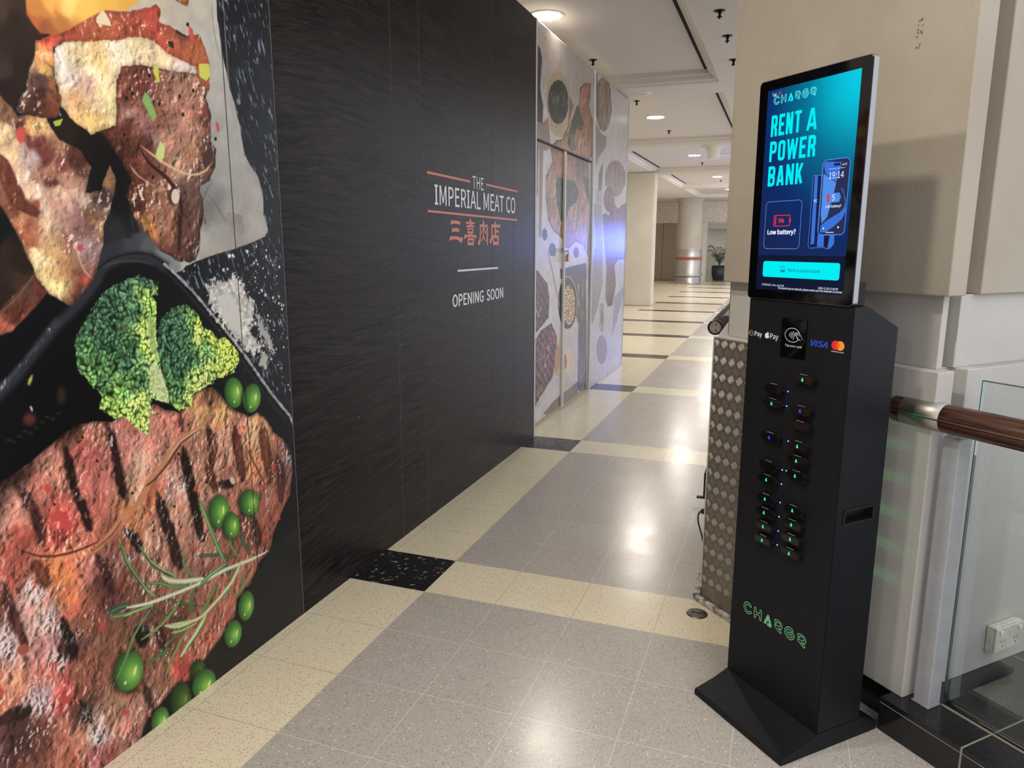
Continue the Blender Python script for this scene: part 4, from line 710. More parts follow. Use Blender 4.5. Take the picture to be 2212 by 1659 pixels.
('poly',[1550,480,1575,469,1606,455,1631,435,1658,416,1693,404,1722,397,1721,399,1693,407,1659,419,1633,438,1607,458,1575,472,1550,480],(118,180,107),0.9),
('poly',[1611,481,1616,464,1636,444,1668,426,1705,409,1749,394,1784,388,1783,397,1747,412,1706,426,1670,441,1643,457,1628,472,1613,482],(196,206,158),0.9),
('poly',[1612,482,1620,467,1638,449,1669,432,1705,415,1748,400,1783,391,1783,394,1748,406,1706,420,1669,436,1640,452,1623,469,1612,482],(235,235,227),0.9),
('poly',[1545,604,1552,578,1569,546,1589,519,1613,493,1642,465,1669,445,1672,449,1649,472,1620,499,1598,524,1578,549,1562,579,1547,604],(118,160,84),0.9),
('poly',[1546,604,1556,579,1572,547,1592,520,1615,495,1645,468,1670,447,1671,448,1647,470,1618,497,1595,522,1575,548,1559,579,1546,604],(175,230,131),0.9),
('poly',[1548,594,1557,568,1575,535,1596,509,1619,485,1642,464,1661,451,1663,453,1646,469,1623,489,1601,512,1580,537,1563,569,1549,594],(46,84,56),0.9),
('poly',[1474,659,1477,628,1486,587,1501,550,1518,514,1535,481,1553,452,1569,432,1582,422,1585,425,1576,438,1562,455,1545,483,1528,516,1511,551,1497,587,1486,627,1477,658],(96,142,74),0.9),
('poly',[1475,658,1480,627,1490,587,1504,550,1521,515,1539,481,1556,453,1571,434,1583,423,1584,424,1574,436,1559,454,1542,482,1524,515,1507,550,1493,587,1483,627,1476,658],(146,206,118),0.9),
('poly',[1477,645,1479,620,1486,586,1499,551,1516,517,1534,482,1551,456,1554,456,1539,483,1521,518,1504,552,1491,586,1484,619,1478,645],(46,84,56),0.9),
('poly',[1704,511,1699,492,1702,466,1719,438,1737,417,1741,419,1728,440,1713,465,1710,489,1706,510],(74,122,66),0.9),
('poly',[1705,510,1703,491,1706,466,1722,439,1738,418,1740,418,1725,440,1709,465,1706,490,1705,510],(118,180,107),0.9),
('poly',[1790,674,1795,640,1809,594,1823,550,1838,503,1860,449,1883,406,1892,405,1877,448,1855,502,1840,548,1826,593,1811,639,1793,674],(80,126,70),0.9),
('poly',[1791,674,1800,640,1815,594,1829,549,1844,502,1866,449,1886,406,1889,406,1871,448,1849,502,1834,549,1820,593,1805,639,1792,674],(126,185,113),0.9),
('poly',[1795,651,1805,614,1824,560,1849,490,1871,430,1874,430,1855,490,1830,560,1811,614,1796,651],(150,184,110),0.9),
('poly',[1915,485,1912,470,1917,446,1934,419,1952,397,1957,399,1944,420,1928,446,1924,467,1917,485],(74,122,66),0.9),
('poly',[1916,485,1916,469,1921,446,1938,419,1954,398,1956,398,1941,420,1924,446,1919,468,1917,485],(118,180,107),0.9),
('poly',[1972,487,1970,466,1978,437,1992,405,2008,379,2016,379,2008,404,1995,435,1987,463,1975,486],(46,84,56),0.9),
('poly',[1973,486,1976,465,1984,436,1998,405,2011,379,2013,379,2002,404,1989,436,1981,464,1974,486],(81,131,94),0.9),
('poly',[1692,385,1672,371,1647,350,1620,335,1588,324,1546,318,1514,314,1515,310,1550,310,1593,315,1626,327,1654,343,1679,363,1694,384],(118,160,84),0.9),
('poly',[1572,398,1543,383,1512,363,1492,345,1477,326,1464,306,1452,285,1432,262,1418,242,1421,239,1438,255,1458,279,1471,300,1483,320,1498,338,1518,356,1548,378,1573,397],(100,146,80),0.9),
('poly',[1780,262,1751,249,1719,225,1681,201,1654,178,1661,170,1695,185,1733,210,1766,234,1783,259],(168,190,124),0.9),
('poly',[1781,261,1756,244,1724,220,1686,196,1656,175,1658,173,1690,191,1728,215,1761,239,1782,260],(235,235,183),0.9),
('poly',[1786,248,1764,234,1736,214,1703,197,1678,184,1680,181,1708,192,1740,209,1769,228,1787,247],(74,122,66),0.9),
('poly',[1711,256,1686,246,1657,227,1632,206,1611,184,1597,162,1590,144,1593,141,1604,155,1618,177,1639,199,1663,220,1692,239,1713,255],(118,160,84),0.9),
('poly',[1675,256,1642,257,1608,249,1592,222,1586,195,1589,192,1598,217,1613,243,1646,251,1676,254],(74,122,66),0.9),
('poly',[1606,310,1628,290,1661,273,1699,265,1727,265,1724,273,1694,280,1660,287,1630,303,1607,312],(176,192,134),0.9),
('poly',[1606,311,1629,295,1661,278,1697,270,1726,268,1725,270,1695,275,1660,282,1630,298,1607,312],(235,235,196),0.9),
('poly',[1628,275,1645,263,1672,255,1708,250,1738,250,1735,256,1703,261,1669,266,1644,274,1628,277],(118,160,84),0.9),
('poly',[1628,275,1645,267,1671,259,1706,254,1737,252,1736,254,1705,257,1670,262,1645,270,1628,276],(175,230,131),0.9),
('poly',[1466,414,1480,410,1502,408,1539,402,1573,397,1572,402,1537,411,1499,417,1477,419,1465,415],(118,160,84),0.9),
('poly',[1466,414,1479,413,1501,411,1539,405,1573,399,1572,400,1538,407,1500,414,1478,416,1466,415],(175,230,131),0.9)]
ART2=[
('poly',[5334,3217,9445,4392,9732,2817,10101,-1138,5380,16],[(6030,2998,178,166,154),(8080,3036,182,172,162),(6914,3014,170,158,148),(8277,2559,190,182,174),(5868,2220,208,204,204),(6534,1435,216,212,214),(6082,927,214,210,210),(6786,146,204,194,184),(6314,357,200,190,176),(8555,558,196,194,202),(8249,120,190,188,196)],3,0,20,'soft'),
('poly',[5463,3007,5539,2976,5631,2958,5677,2899,5652,2783,5638,2679,5674,2614,5718,2560,5697,2421,5475,2419],(50,45,46),3),
('poly',[5475,2409,5680,2419,5736,2311,5613,2265,5605,1875,5486,1836],(122,92,72),3,10,20,'strips'),
('poly',[5627,2401,5859,2498,5923,2270,5739,2206,5758,1553,5650,1487],(150,124,110),5,0,20,'soft'),
('poly',[5739,2227,5905,2246,5799,2050,5789,1776,5888,1645,6009,1556,6265,1384,5768,1229,5643,1266,5557,1322,5560,1552,5703,1553],(216,212,214),6,0,20,'soft'),
('poly',[6496,2711,6494,2604,6435,2503,6329,2427,6196,2387,6058,2387,5937,2426,5849,2496,5804,2585,5808,2682,5858,2774,5950,2848,6072,2894,6208,2904,6337,2874,6440,2807],(176,150,118),2),
('poly',[6468,2591,6445,2525,6374,2463,6267,2413,6144,2385,6025,2382,5926,2401,5860,2441,5836,2495,5857,2555,5918,2613,6013,2662,6131,2694,6253,2704,6362,2688,6438,2649],(190,166,134),10,0,20,'soft'),
('poly',[6425,2709,6405,2635,6339,2565,6239,2511,6124,2481,6011,2478,5918,2502,5856,2547,5833,2608,5851,2676,5909,2741,5999,2795,6109,2830,6223,2839,6325,2820,6397,2774],(36,44,40),3,2,20,'flecks'),
('poly',[6457,2774,6597,2705,6469,2568,6427,2515],(120,104,92),8),
('poly',[6799,2896,6968,2970,7186,3006,7186,2879,7139,2795,7346,2647,7330,2381,7181,2299,6577,2286,5904,2267,6077,2349,6240,2375,6427,2515,6693,2674,6784,2761],[(6973,2904,158,90,66),(6933,2761,168,104,70),(6474,2475,196,158,104),(6955,2466,178,124,84),(6621,2327,186,128,88),(6221,2338,180,114,80),(7208,2627,150,102,78)],2,4,30,'roast'),
('poly',[6690,2727,6786,2725,6971,2606,6874,2530,6703,2531,6615,2422,6715,2350,6529,2304,6414,2362,6473,2487],(70,74,50),4,12,20,'flecks'),
('poly',[6706,2483,6717,2313,6484,2299,6520,2458],(150,150,110),8,10,20,'soft',0.5),
('poly',[5923,2270,6245,2278,6485,2288,7182,2286,7247,1838,7229,1373,7029,1484,6744,1523,6486,1448,6258,1558,6047,1602,5886,1690,5804,1887,5818,2041,5985,2166],[(6063,2196,186,120,80),(5993,1954,206,164,110),(5921,1782,186,138,96),(6492,2169,174,120,82),(6873,2205,120,96,82),(6891,1952,184,126,84),(6655,1775,206,164,118),(6526,1560,184,126,98),(7018,1631,196,146,100),(6169,1651,190,144,110)],2,5,30,'roast'),
('poly',[6090,2052,6498,2061,6685,2064,6839,1974,6746,1880,6512,1819,6384,1656,6251,1701,6119,1848],(44,54,42),5,14,20,'flecks'),
('poly',[6980,2138,7195,2129,7210,1944,7099,1964],(60,62,50),5,8,20),
('poly',[5863,1577,5858,1558,5844,1542,5822,1531,5796,1527,5770,1531,5748,1541,5733,1557,5728,1575,5732,1594,5746,1610,5768,1621,5793,1625,5819,1622,5842,1612,5857,1596],(66,80,60),4,10,14),
('poly',[6119,1450,6112,1428,6089,1409,6055,1397,6015,1393,5975,1398,5941,1411,5918,1430,5910,1452,5917,1474,5938,1492,5971,1505,6010,1509,6051,1505,6086,1492,6110,1473],(76,90,60),4,14,12),
('poly',[6877,1419,6871,1399,6850,1382,6818,1371,6779,1368,6741,1372,6708,1384,6686,1401,6677,1421,6683,1440,6704,1457,6735,1468,6772,1472,6811,1468,6845,1456,6868,1439],(130,66,60),3,6,12),
('poly',[5524,1292,5626,1288,5880,1169,5940,1053,5927,883,5534,774],(112,60,50),2,6,20,'grill'),
('poly',[5536,714,5708,793,6006,829,6172,694,6172,501,6044,341,5723,235,5547,169],(124,66,52),2,6,20,'grill'),
('poly',[6249,1279,7162,1316,7202,1156,6870,1119,6954,252,7266,2,7268,-12,6917,54,6896,727,6490,1187,6274,1196],(84,68,62),3,5,30,'soft'),
('poly',[6889,1195,7170,1210,7266,2,6942,63],(88,72,66),3,6,30,'strips'),
('poly',[6857,939,6836,841,6761,763,6648,719,6516,713,6387,746,6279,811,6208,896,6180,990,6199,1079,6263,1153,6364,1200,6489,1213,6620,1189,6738,1129,6822,1041],(196,192,186),2),
('poly',[6838,938,6817,843,6748,767,6641,724,6516,718,6394,750,6291,812,6223,895,6197,986,6215,1073,6276,1145,6371,1191,6490,1204,6614,1180,6725,1122,6805,1037],(28,26,28),2),
('poly',[6775,922,6762,850,6716,792,6645,757,6560,751,6476,774,6404,821,6356,885,6336,956,6349,1025,6391,1080,6457,1116,6539,1126,6624,1107,6699,1062,6753,997],(208,164,104),3,5,20,'nuts'),
('poly',[5859,1461,5913,1375,6010,1252,6125,1090,6233,949,6254,949,6166,1090,6049,1253,5952,1377,5866,1462],(176,140,110),2),
('poly',[6751,384,6738,343,6694,313,6627,300,6548,304,6470,325,6405,360,6361,402,6344,445,6357,484,6397,513,6460,528,6536,526,6615,507,6684,473,6732,430],(222,196,142),5,4,20,'soft'),
('poly',[6510,414,6508,385,6500,361,6486,347,6469,344,6451,353,6436,372,6425,398,6420,427,6422,456,6430,479,6444,494,6461,497,6478,489,6494,470,6505,444],(170,110,60),5),
('poly',[6257,475,6241,426,6218,386,6191,362,6163,357,6140,372,6124,404,6118,448,6123,498,6138,546,6161,585,6188,610,6216,616,6239,602,6256,571,6262,526],(200,140,84),5),
('poly',[5547,135,5761,181,6104,355,6316,306,6280,150,5839,94,5585,13,5550,22],(206,204,206),5,0,20,'soft'),
('poly',[5802,67,6114,121,6910,151,6919,27,5879,38],(128,108,98),5,0,20,'soft'),
('poly',[8121,2965,8143,2839,8090,2720,7973,2629,7812,2580,7638,2580,7476,2625,7350,2707,7276,2812,7260,2925,7305,3032,7405,3120,7548,3174,7716,3187,7886,3153,8029,3076],(190,184,178),3),
('poly',[8054,2968,8036,2857,7962,2754,7844,2676,7703,2636,7563,2637,7444,2679,7362,2752,7328,2846,7344,2948,7409,3044,7515,3121,7648,3167,7789,3175,7917,3141,8011,3068],(116,88,74),4,10,30,'strips'),
('poly',[7360,2675,7614,2603,7832,2605,7824,2505,7518,2360,7410,2255],(132,116,104),8),
('poly',[7318,3133,7386,3134,7426,2948,7359,2936],(70,74,66),2),
('poly',[7969,3128,8379,2883,8817,3027,8978,3037,9188,2781,8864,2707,8395,2767,8113,2756],(184,178,172),8),
('poly',[7703,2338,7533,2198,7523,1990,7669,2055,7715,2213],(84,74,70),6),
('poly',[8889,2265,8855,2182,8735,2107,8554,2051,8344,2023,8140,2026,7971,2057,7858,2111,7814,2179,7843,2252,7942,2322,8099,2378,8295,2412,8505,2419,8695,2394,8832,2340],(140,100,84),5,14,30,'strips'),
('poly',[8312,1991,8297,1938,8241,1891,8153,1857,8049,1843,7946,1849,7858,1874,7798,1913,7773,1962,7787,2012,7838,2057,7919,2090,8019,2107,8124,2105,8217,2082,8284,2042],(120,72,64),4,5,20,'roast'),
('poly',[7428,2052,7672,2027,7806,1336,7494,1342],(168,160,162),4,0,20,'speck'),
('poly',[7195,1889,7671,1913,7817,1071,7655,852,7407,675,7294,687],(156,150,156),4,6,20,'speck'),
('poly',[7329,1896,7477,1500,7328,1272,7246,1274,7195,1889],(190,186,196),4),
('poly',[7743,1799,7894,1828,8127,1777,8343,1680,8461,1862,8743,1966,8958,1819,9077,1565,9037,1452,8676,1344,8395,1257,8494,1037,8345,798,8104,802,7973,916,7993,1209,7828,1571],[(7907,1713,120,76,72),(8358,1560,132,84,80),(8775,1735,126,80,78),(8388,1318,120,80,84),(8146,1025,140,90,76),(8236,837,90,66,66)],3,5,30,'roast'),
('poly',[8208,1970,8509,1892,8970,1994,9115,1311,8005,1332,7962,1721],[(8445,1812,136,90,80),(8948,1581,120,84,84),(8246,1652,116,74,70)],3,6,30,'roast'),
('poly',[8004,690,7997,622,7964,568,7908,536,7841,530,7772,551,7711,596,7668,656,7649,723,7656,787,7688,840,7740,872,7805,881,7875,862,7937,820,7983,759],(206,204,206),1),
('poly',[7978,692,7973,630,7944,579,7897,548,7840,542,7780,561,7728,602,7691,658,7674,720,7679,781,7706,830,7750,861,7807,869,7866,852,7920,813,7959,757],(120,108,108),1),
('poly',[7965,693,7960,639,7933,595,7890,568,7837,563,7783,580,7735,616,7701,665,7686,719,7691,772,7716,815,7757,842,7809,848,7863,833,7912,799,7948,750],(206,204,206),1),
('poly',[7939,696,7935,646,7914,605,7879,581,7836,575,7792,590,7752,622,7724,667,7710,717,7714,766,7734,805,7768,830,7810,837,7854,823,7895,792,7924,747],(120,108,108),1),
('poly',[7926,697,7922,655,7903,621,7872,601,7834,596,7794,609,7759,636,7734,674,7723,716,7726,757,7744,790,7774,811,7812,816,7851,805,7887,778,7913,740],(206,204,206),1),
('poly',[7900,699,7898,662,7884,632,7861,613,7833,608,7803,619,7776,643,7757,676,7748,714,7750,750,7763,780,7785,799,7813,804,7843,794,7870,771,7890,738],(120,108,108),1),
('poly',[8125,310,8112,247,8059,199,7976,175,7876,177,7777,205,7692,254,7634,315,7609,380,7622,439,7670,485,7747,511,7843,512,7943,488,8033,441,8097,379],(146,126,122),8,0,20,'soft'),
('poly',[8441,884,9037,1010,9046,943,8555,558,8355,422],(150,150,170),10)]
A1=Art(np.unique(np.concatenate([np.linspace(1000,1400,190),np.linspace(1400,2301,340)])),np.linspace(0,3060,1240),(10,12,16)); A1.run(ART1)
A2=Art(np.linspace(5302,8960,390),np.linspace(0,3150,760),(160,150,140)); A2.run(ART2)
T1=3.072; TH=.045
h=thing('hoarding','glossy food mural hoarding of grilled steak, chops, broccoli and peas','hoarding',group=None)
art_board('board',A1,1.0,2.049,0,T1,X1,TH,M['art'],h); art_board('board',A1,2.0505,2.301,0,T1,X1,TH,M['art'],h)
obj('joint_strip',BX(X1-.01,X1+.0008,2.0485,2.051,0,T1),mat('pale_joint',(60,56,52),.5),h); obj('joint_strip',BX(X1-.01,X1+.0012,2.300,2.3035,0,T1),mat('grey_joint',(96,92,92),.5),h)
h0=thing('hoarding','dark wood print hoarding nearest the viewer, left of the steak mural','hoarding'); obj('board',BX(X1-TH,X1,-2.5,.999,0,T1),M['wood'],h0)
w=thing('hoarding','dark wood print hoarding with opening soon lettering','hoarding')
ys=[2.3035,3.16,3.445,4.418,4.818,5.272]
for a,b in zip(ys[:-1],ys[1:]): obj('board',BX(X1-TH,X1,a+.0008,b-.0008,0,T1),M['wood'],w)
for y,c in ((3.16,'line'),(3.445,'line'),(4.418,'line'),(4.818,'line')):
    obj('joint_strip',BX(X1-.01,X1+.0006,y-.0016,y+.0016,.0,T1),M[c],w)
bm=bmesh.new(); rn=random.Random(5)
for i in range(26):
    y=rn.choice([3.16+rn.uniform(-.05,.03),rn.uniform(2.35,5.2)]); z=rn.uniform(.1,2.2); strip(bm,[(y,z),(y+rn.uniform(-.015,.015),z+rn.uniform(-.012,.012))],.0022,lambda u,v,d:(X1+d,u,v),.0009)
obj('scratches',bm,mat('pale_scratch',(150,140,134),.6),w)['kind']='stuff'
FW=lambda u,v,d:(X1+d,u,v)
obj('lettering',textbm('THE',4.10,4.275,1.822,1.895,FW,.001,bold=.0),M['lett'],w); bm=textbm('MPER',3.652,4.006,1.705,1.809,FW,.001,bold=.012); textbm('AL',4.067,4.224,1.705,1.809,FW,.001,bm=bm,bold=.012)
for yy in (3.612,4.037):
    strip(bm,[(yy,1.707),(yy,1.807)],.018,FW,.001)
    for z_ in (1.7105,1.8035): strip(bm,[(yy-.0205,z_),(yy+.0205,z_)],.011,FW,.0012)
obj('lettering',bm,M['lett'],w); obj('lettering',textbm('MEAT',4.270,4.621,1.705,1.809,FW,.001,bold=.012),M['lett'],w); obj('lettering',textbm('CO',4.665,4.842,1.703,1.811,FW,.001,bold=.012),M['lett'],w)
obj('lettering',textbm('OPENING',3.797,4.262,1.141,1.214,FW,.001,bold=.035),M['lett'],w); obj('lettering',textbm('SOON',4.312,4.607,1.141,1.214,FW,.001,bold=.035),M['lett'],w)
for q in ([(3.507,1.857),(4.07,1.853),(4.07,1.865),(3.507,1.87)],[(4.312,1.854),(4.889,1.849),(4.889,1.861),(4.312,1.866)],[(3.508,1.662),(4.883,1.656),(4.883,1.668),(3.508,1.674)]):
    bm=bmesh.new(); flat(bm,[q],FW,.001); obj('rule_line',bm,M['orange'],w)
bm=bmesh.new(); flat(bm,[[(3.873,1.341),(4.514,1.339),(4.514,1.350),(3.873,1.352)]],FW,.001); obj('rule_line',bm,M['lett'],w)
CJ=[[(3800,1631),(3816,1629),(3879,1629),(3912,1625),(3921,1620),(3917,1610),(3907,1608),(3867,1611),(3823,1611),(3802,1607),(3790,1606),(3786,1610),(3789,1622)],[(3813,1588),(3825,1586),(3862,1589),(3888,1587),(3905,1581),(3907,1574),(3899,1569),(3869,1567),(3825,1568),(3806,1563),(3799,1567),(3800,1578)],[(3779,1541),(3795,1541),(3842,1542),(3876,1541),(3909,1536),(3951,1535),(3951,1526),(3943,1514),(3926,1504),(3909,1510),(3879,1522),(3849,1524),(3809,1524),(3787,1520),(3769,1516),(3765,1519),(3769,1529)],[(4057,1648),(4072,1642),(4079,1633),(4079,1627),(4106,1627),(4129,1626),(4131,1620),(4122,1616),(4077,1615),(4075,1611),(4105,1609),(4120,1606),(4120,1598),(4109,1596),(4020,1596),(4004,1594),(4004,1605),(4016,1608),(4050,1609),(4051,1615),(4025,1616),(4001,1612),(3995,1615),(4001,1628),(4007,1630),(4025,1627),(4051,1627),(4050,1636),(4051,1645)],[(4020,1593),(4028,1594),(4036,1590),(4093,1591),(4103,1594),(4109,1591),(4107,1572),(4104,1561),(4092,1561),(4092,1557),(4090,1553),(4156,1551),(4154,1540),(4141,1530),(4129,1533),(4108,1538),(4067,1540),(4015,1539),(3987,1532),(3971,1527),(3966,1531),(3969,1542),(3979,1552),(3987,1552),(4039,1553),(4039,1561),(4025,1559),(4018,1562),(4018,1577)],[(4018,1537),(4030,1534),(4104,1534),(4118,1530),(4118,1514),(4111,1492),(4105,1488),(4094,1490),(4066,1492),(4037,1492),(4027,1488),(4020,1490),(4018,1511)],[(4259,1645),(4270,1640),(4279,1629),(4279,1616),(4312,1615),(4314,1620),(4326,1621),(4334,1614),(4336,1589),(4338,1542),(4341,1508),(4330,1491),(4323,1488),(4316,1493),(4315,1525),(4313,1565),(4313,1602),(4278,1603),(4289,1588),(4309,1568),(4311,1563),(4301,1560),(4284,1571),(4267,1584),(4253,1571),(4240,1556),(4231,1559),(4229,1567),(4245,1581),(4258,1602),(4224,1601),(4222,1557),(4220,1519),(4209,1498),(4193,1490),(4180,1495),(4170,1508),(4177,1514),(4192,1521),(4203,1541),(4206,1573),(4204,1606),(4209,1621),(4220,1617),(4252,1616),(4252,1632),(4251,1641)],[(4267,1576),(4275,1568),(4275,1548),(4293,1531),(4310,1517),(4304,1513),(4292,1517),(4268,1536),(4257,1525),(4239,1512),(4228,1516),(4230,1522),(4251,1538),(4260,1558)],[(4458,1644),(4470,1639),(4478,1629),(4478,1621),(4513,1622),(4559,1624),(4554,1610),(4539,1598),(4530,1600),(4508,1605),(4479,1606),(4479,1586),(4522,1586),(4531,1580),(4527,1571),(4483,1572),(4480,1567),(4480,1553),(4512,1553),(4519,1555),(4528,1550),(4529,1526),(4524,1493),(4514,1487),(4504,1491),(4483,1494),(4439,1493),(4432,1488),(4423,1493),(4423,1525),(4416,1532),(4407,1517),(4395,1505),(4383,1501),(4369,1506),(4365,1517),(4379,1527),(4395,1546),(4398,1576),(4395,1610),(4399,1623),(4408,1625),(4420,1620),(4449,1621),(4450,1630),(4452,1640)]]
CH=[[(4036,1582),(4092,1583),(4090,1573),(4037,1572)],[(4057,1563),(4072,1563),(4070,1553),(4059,1553)],[(4036,1520),(4095,1520),(4094,1508),(4037,1509)],[(4442,1537),(4502,1537),(4501,1513),(4442,1513)],[(4420,1604),(4455,1605),(4454,1553),(4421,1554),(4419,1561)]]
LG=[[(-2936,3337),(-2995,3398),(-3074,3426),(-3166,3412),(-3245,3345),(-3276,3246),(-3260,3157),(-3199,3079),(-3102,3036),(-2996,3058),(-2925,3117),(-2932,3161),(-2974,3158),(-3039,3115),(-3116,3107),(-3175,3163),(-3197,3236),(-3180,3304),(-3122,3350),(-3052,3347),(-2987,3307),(-2942,3311)],[(-2784,3416),(-2731,3412),(-2728,3372),(-2734,3269),(-2548,3278),(-2557,3379),(-2538,3417),(-2486,3413),(-2482,3287),(-2480,3100),(-2498,3051),(-2544,3069),(-2548,3196),(-2728,3202),(-2725,3085),(-2751,3042),(-2798,3060),(-2799,3238),(-2803,3377)],[(-1903,3417),(-1744,3434),(-1643,3394),(-1601,3313),(-1620,3224),(-1678,3177),(-1783,3180),(-1690,3154),(-1624,3119),(-1633,3063),(-1681,3056),(-1813,3125),(-1910,3190),(-1907,3232),(-1866,3247),(-1713,3250),(-1674,3276),(-1672,3334),(-1724,3370),(-1849,3358),(-1850,3301),(-1876,3271),(-1913,3292),(-1920,3369)],[(-1177,3339),(-1162,3391),(-1212,3422),(-1308,3445),(-1399,3416),(-1479,3330),(-1497,3230),(-1469,3143),(-1381,3076),(-1270,3050),(-1180,3086),(-1109,3185),(-1104,3266),(-1146,3294),(-1319,3283),(-1350,3255),(-1340,3216),(-1166,3222),(-1200,3159),(-1250,3127),(-1332,3135),(-1397,3180),(-1425,3256),(-1404,3323),(-1353,3360),(-1272,3357),(-1196,3329)],[(-967,3420),(-806,3432),(-713,3404),(-660,3322),(-683,3222),(-730,3186),(-860,3183),(-766,3156),(-679,3115),(-699,3065),(-738,3066),(-868,3135),(-977,3187),(-981,3224),(-944,3244),(-776,3255),(-733,3278),(-739,3336),(-788,3376),(-910,3367),(-917,3308),(-941,3279),(-975,3300),(-983,3384)]]
LA=[(-2210,3426),(-2158,3400),(-2025,3120),(-2040,3055),(-2103,3040),(-2205,3046),(-2238,3094),(-2205,3133),(-2142,3148),(-2186,3236),(-2280,3072),(-2321,3046),(-2360,3073),(-2356,3115),(-2249,3378)]
RING=[(-2043,12581),(-2005,12181),(-2304,12380),(-1750,12376)]
WAVES=[[(-2152,12419),(-2125,12377),(-2144,12331)],[(-2101,12451),(-2062,12377),(-2093,12307)],[(-2052,12477),(-1999,12384),(-2047,12282)],[(-1997,12502),(-1938,12383),(-1992,12252)]]
HAND=[[(-1917,12452),(-1872,12479),(-1806,12472),(-1745,12427),(-1704,12381),(-1660,12313),(-1629,12284)],[(-1917,12452),(-1921,12400),(-1872,12376),(-1798,12297),(-1749,12273),(-1709,12246)],[(-1867,12428),(-1800,12414),(-1750,12376)],[(-1881,12375),(-1835,12292),(-1778,12284)],[(-1904,12424),(-1859,12444),(-1829,12425),(-1874,12398)]]
APPLE=[[(-3055,12332),(-3015,12342),(-2978,12325),(-2999,12279),(-2958,12238),(-2980,12186),(-3020,12169),(-3051,12175),(-3092,12164),(-3133,12202),(-3143,12263),(-3122,12309),(-3086,12328)],[(-3062,12337),(-3051,12358),(-3007,12374),(-3015,12347)]]
MC=[(-643,12258),(-376,12270),(-514,12403),(-496,12144),(-475,12265),(-211,12270),(-356,12404),(-337,12140)]
MISC={'gring':[(-3809,12260),(-3618,12273),(-3725,12351),(-3724,12170)],'pay1':[(-3580,12337),(-3259,12336),(-3566,12181),(-3343,12135)],'pay2':[(-2922,12342),(-2594,12310),(-2916,12166),(-2697,12118)],'tap':[(-2280,12087),(-1658,12101),(-2271,12032),(-1651,12034)],'visa':[(-1370,12344),(-780,12346),(-1287,12141),(-759,12145)],'mct':[(-632,12119),(-233,12123),(-629,12085),(-228,12076)],'reader':[(-2446,12853),(-1517,12856),(-2443,11699),(-1514,11733)]}
PH={'glow':[(-1334,17121),(-1268,17187),(-742,17129),(-791,16851),(-867,16620),(-1125,16783),(-1247,16873)],'left':[(-1309,16878),(-1123,16767),(-865,16604),(-931,16274),(-1077,15715),(-1248,15556),(-1294,15804)],'swoosh':[(-865,16604),(-714,16483),(-585,16286),(-526,16093),(-549,15936),(-684,15815),(-913,15710),(-1109,15618),(-1253,15507),(-1284,15391),(-1265,15308),(-1079,15322),(-809,15481),(-588,15652),(-490,15839),(-513,16156),(-628,16414)],'date':[(-1143,17000),(-611,16961),(-1139,16960)],'time':[(-1113,16907),(-641,16878),(-1097,16746),(-625,16720)],'batt':[(-1120,16333),(-707,16324),(-1097,16105),(-684,16101)],'bred':[(-1120,16333),(-1038,16331),(-1024,16099),(-1097,16105)],'five':[(-958,16283),(-856,16282),(-943,16138)],'low':[(-1135,16042),(-632,16035),(-1127,15961),(-622,15947)],'isl':[(-996,17141),(-776,17120),(-989,17069),(-769,17053)],'home':[(-1026,15312),(-736,15318),(-1023,15286),(-733,15292)],'fl':[(-1166,15464),(-1118,15463),(-1159,15398),(-1111,15397)],'cam':[(-664,15478),(-599,15476),(-659,15426),(-594,15428)],'bank':[(-1669,16842),(-1611,16857),(-1378,16843),(-1327,15293),(-1142,15233),(-804,15237),(-791,15010),(-910,14878),(-1012,14869),(-1120,14910),(-1608,14883),(-1672,14976),(-1662,15314)],'bstripe':[(-1619,16838),(-1503,16837),(-1458,15010),(-1585,14976)],'bstripe2':[(-1355,15260),(-1142,15233),(-1122,14927),(-1354,14926)],'bstripe3':[(-946,15231),(-813,15229),(-801,15010),(-911,14895),(-994,14894)],'bdark':[(-1121,15232),(-977,15231),(-997,14927),(-1102,14943)],'fc':[(-1490,16396),(-1384,16381),(-1484,16330),(-1388,16324)]}
mm=lambda L,s=1000.:[[(a/s,b/s) for a,b in p] for p in L]
for a,b,c,d in ((0,3,0,0),(3,6,0,3),(6,8,0,0),(8,9,3,5)):
    bm=bmesh.new(); flat(bm,mm(CJ[a:b]),FW,.001); lt=obj('lettering',bm,M['orange'],w)
    for q in CH[c:d]: bm=bmesh.new(); flat(bm,mm([q]),FW,.0016); obj('letter_counter',bm,M['wood'],lt)
obj('edge_trim',BX(X1-TH-.01,X1+.004,5.272,5.300,0,T1+.005,bev=.002),M['trim'],w)
# second food hoarding with its doors
h=thing('hoarding','food mural hoarding of roast chicken and salad with double doors','hoarding'); T2=3.148
art_board('header_board',A2,5.305,7.298,2.302,T2,X2,TH,M['art2'],h); art_board('side_board',A2,7.34,8.955,0,T2,X2+.012,TH,M['art2'],h)
for a,b in ((5.32,6.305),(6.352,7.29)):
    dl=art_board('door_leaf',A2,a,b,.03,2.286,X2-.004,.04,M['art2'],h)
obj('meeting_strip',BX(X2-.01,X2+.014,6.305,6.352,.02,2.286,bev=.002),mat('beige_trim',(206,202,196),.45),h)
obj('frame',BX(X2-.05,X2+.016,7.300,7.338,0,T2,bev=.003),M['trim'],h); obj('frame',BX(X2-TH,X2+.002,5.32,7.295,2.288,2.301),mat('shadow_gap',(60,54,50),.6),h)
obj('edge_trim',BX(X2-TH,X2+.014,8.957,8.975,0,T2,bev=.002),M['alu'],h)
hs=obj('hasp',BX(X2+.0145,X2+.0255,6.27,6.385,1.425,1.465,bev=.002),M['alu'],h)
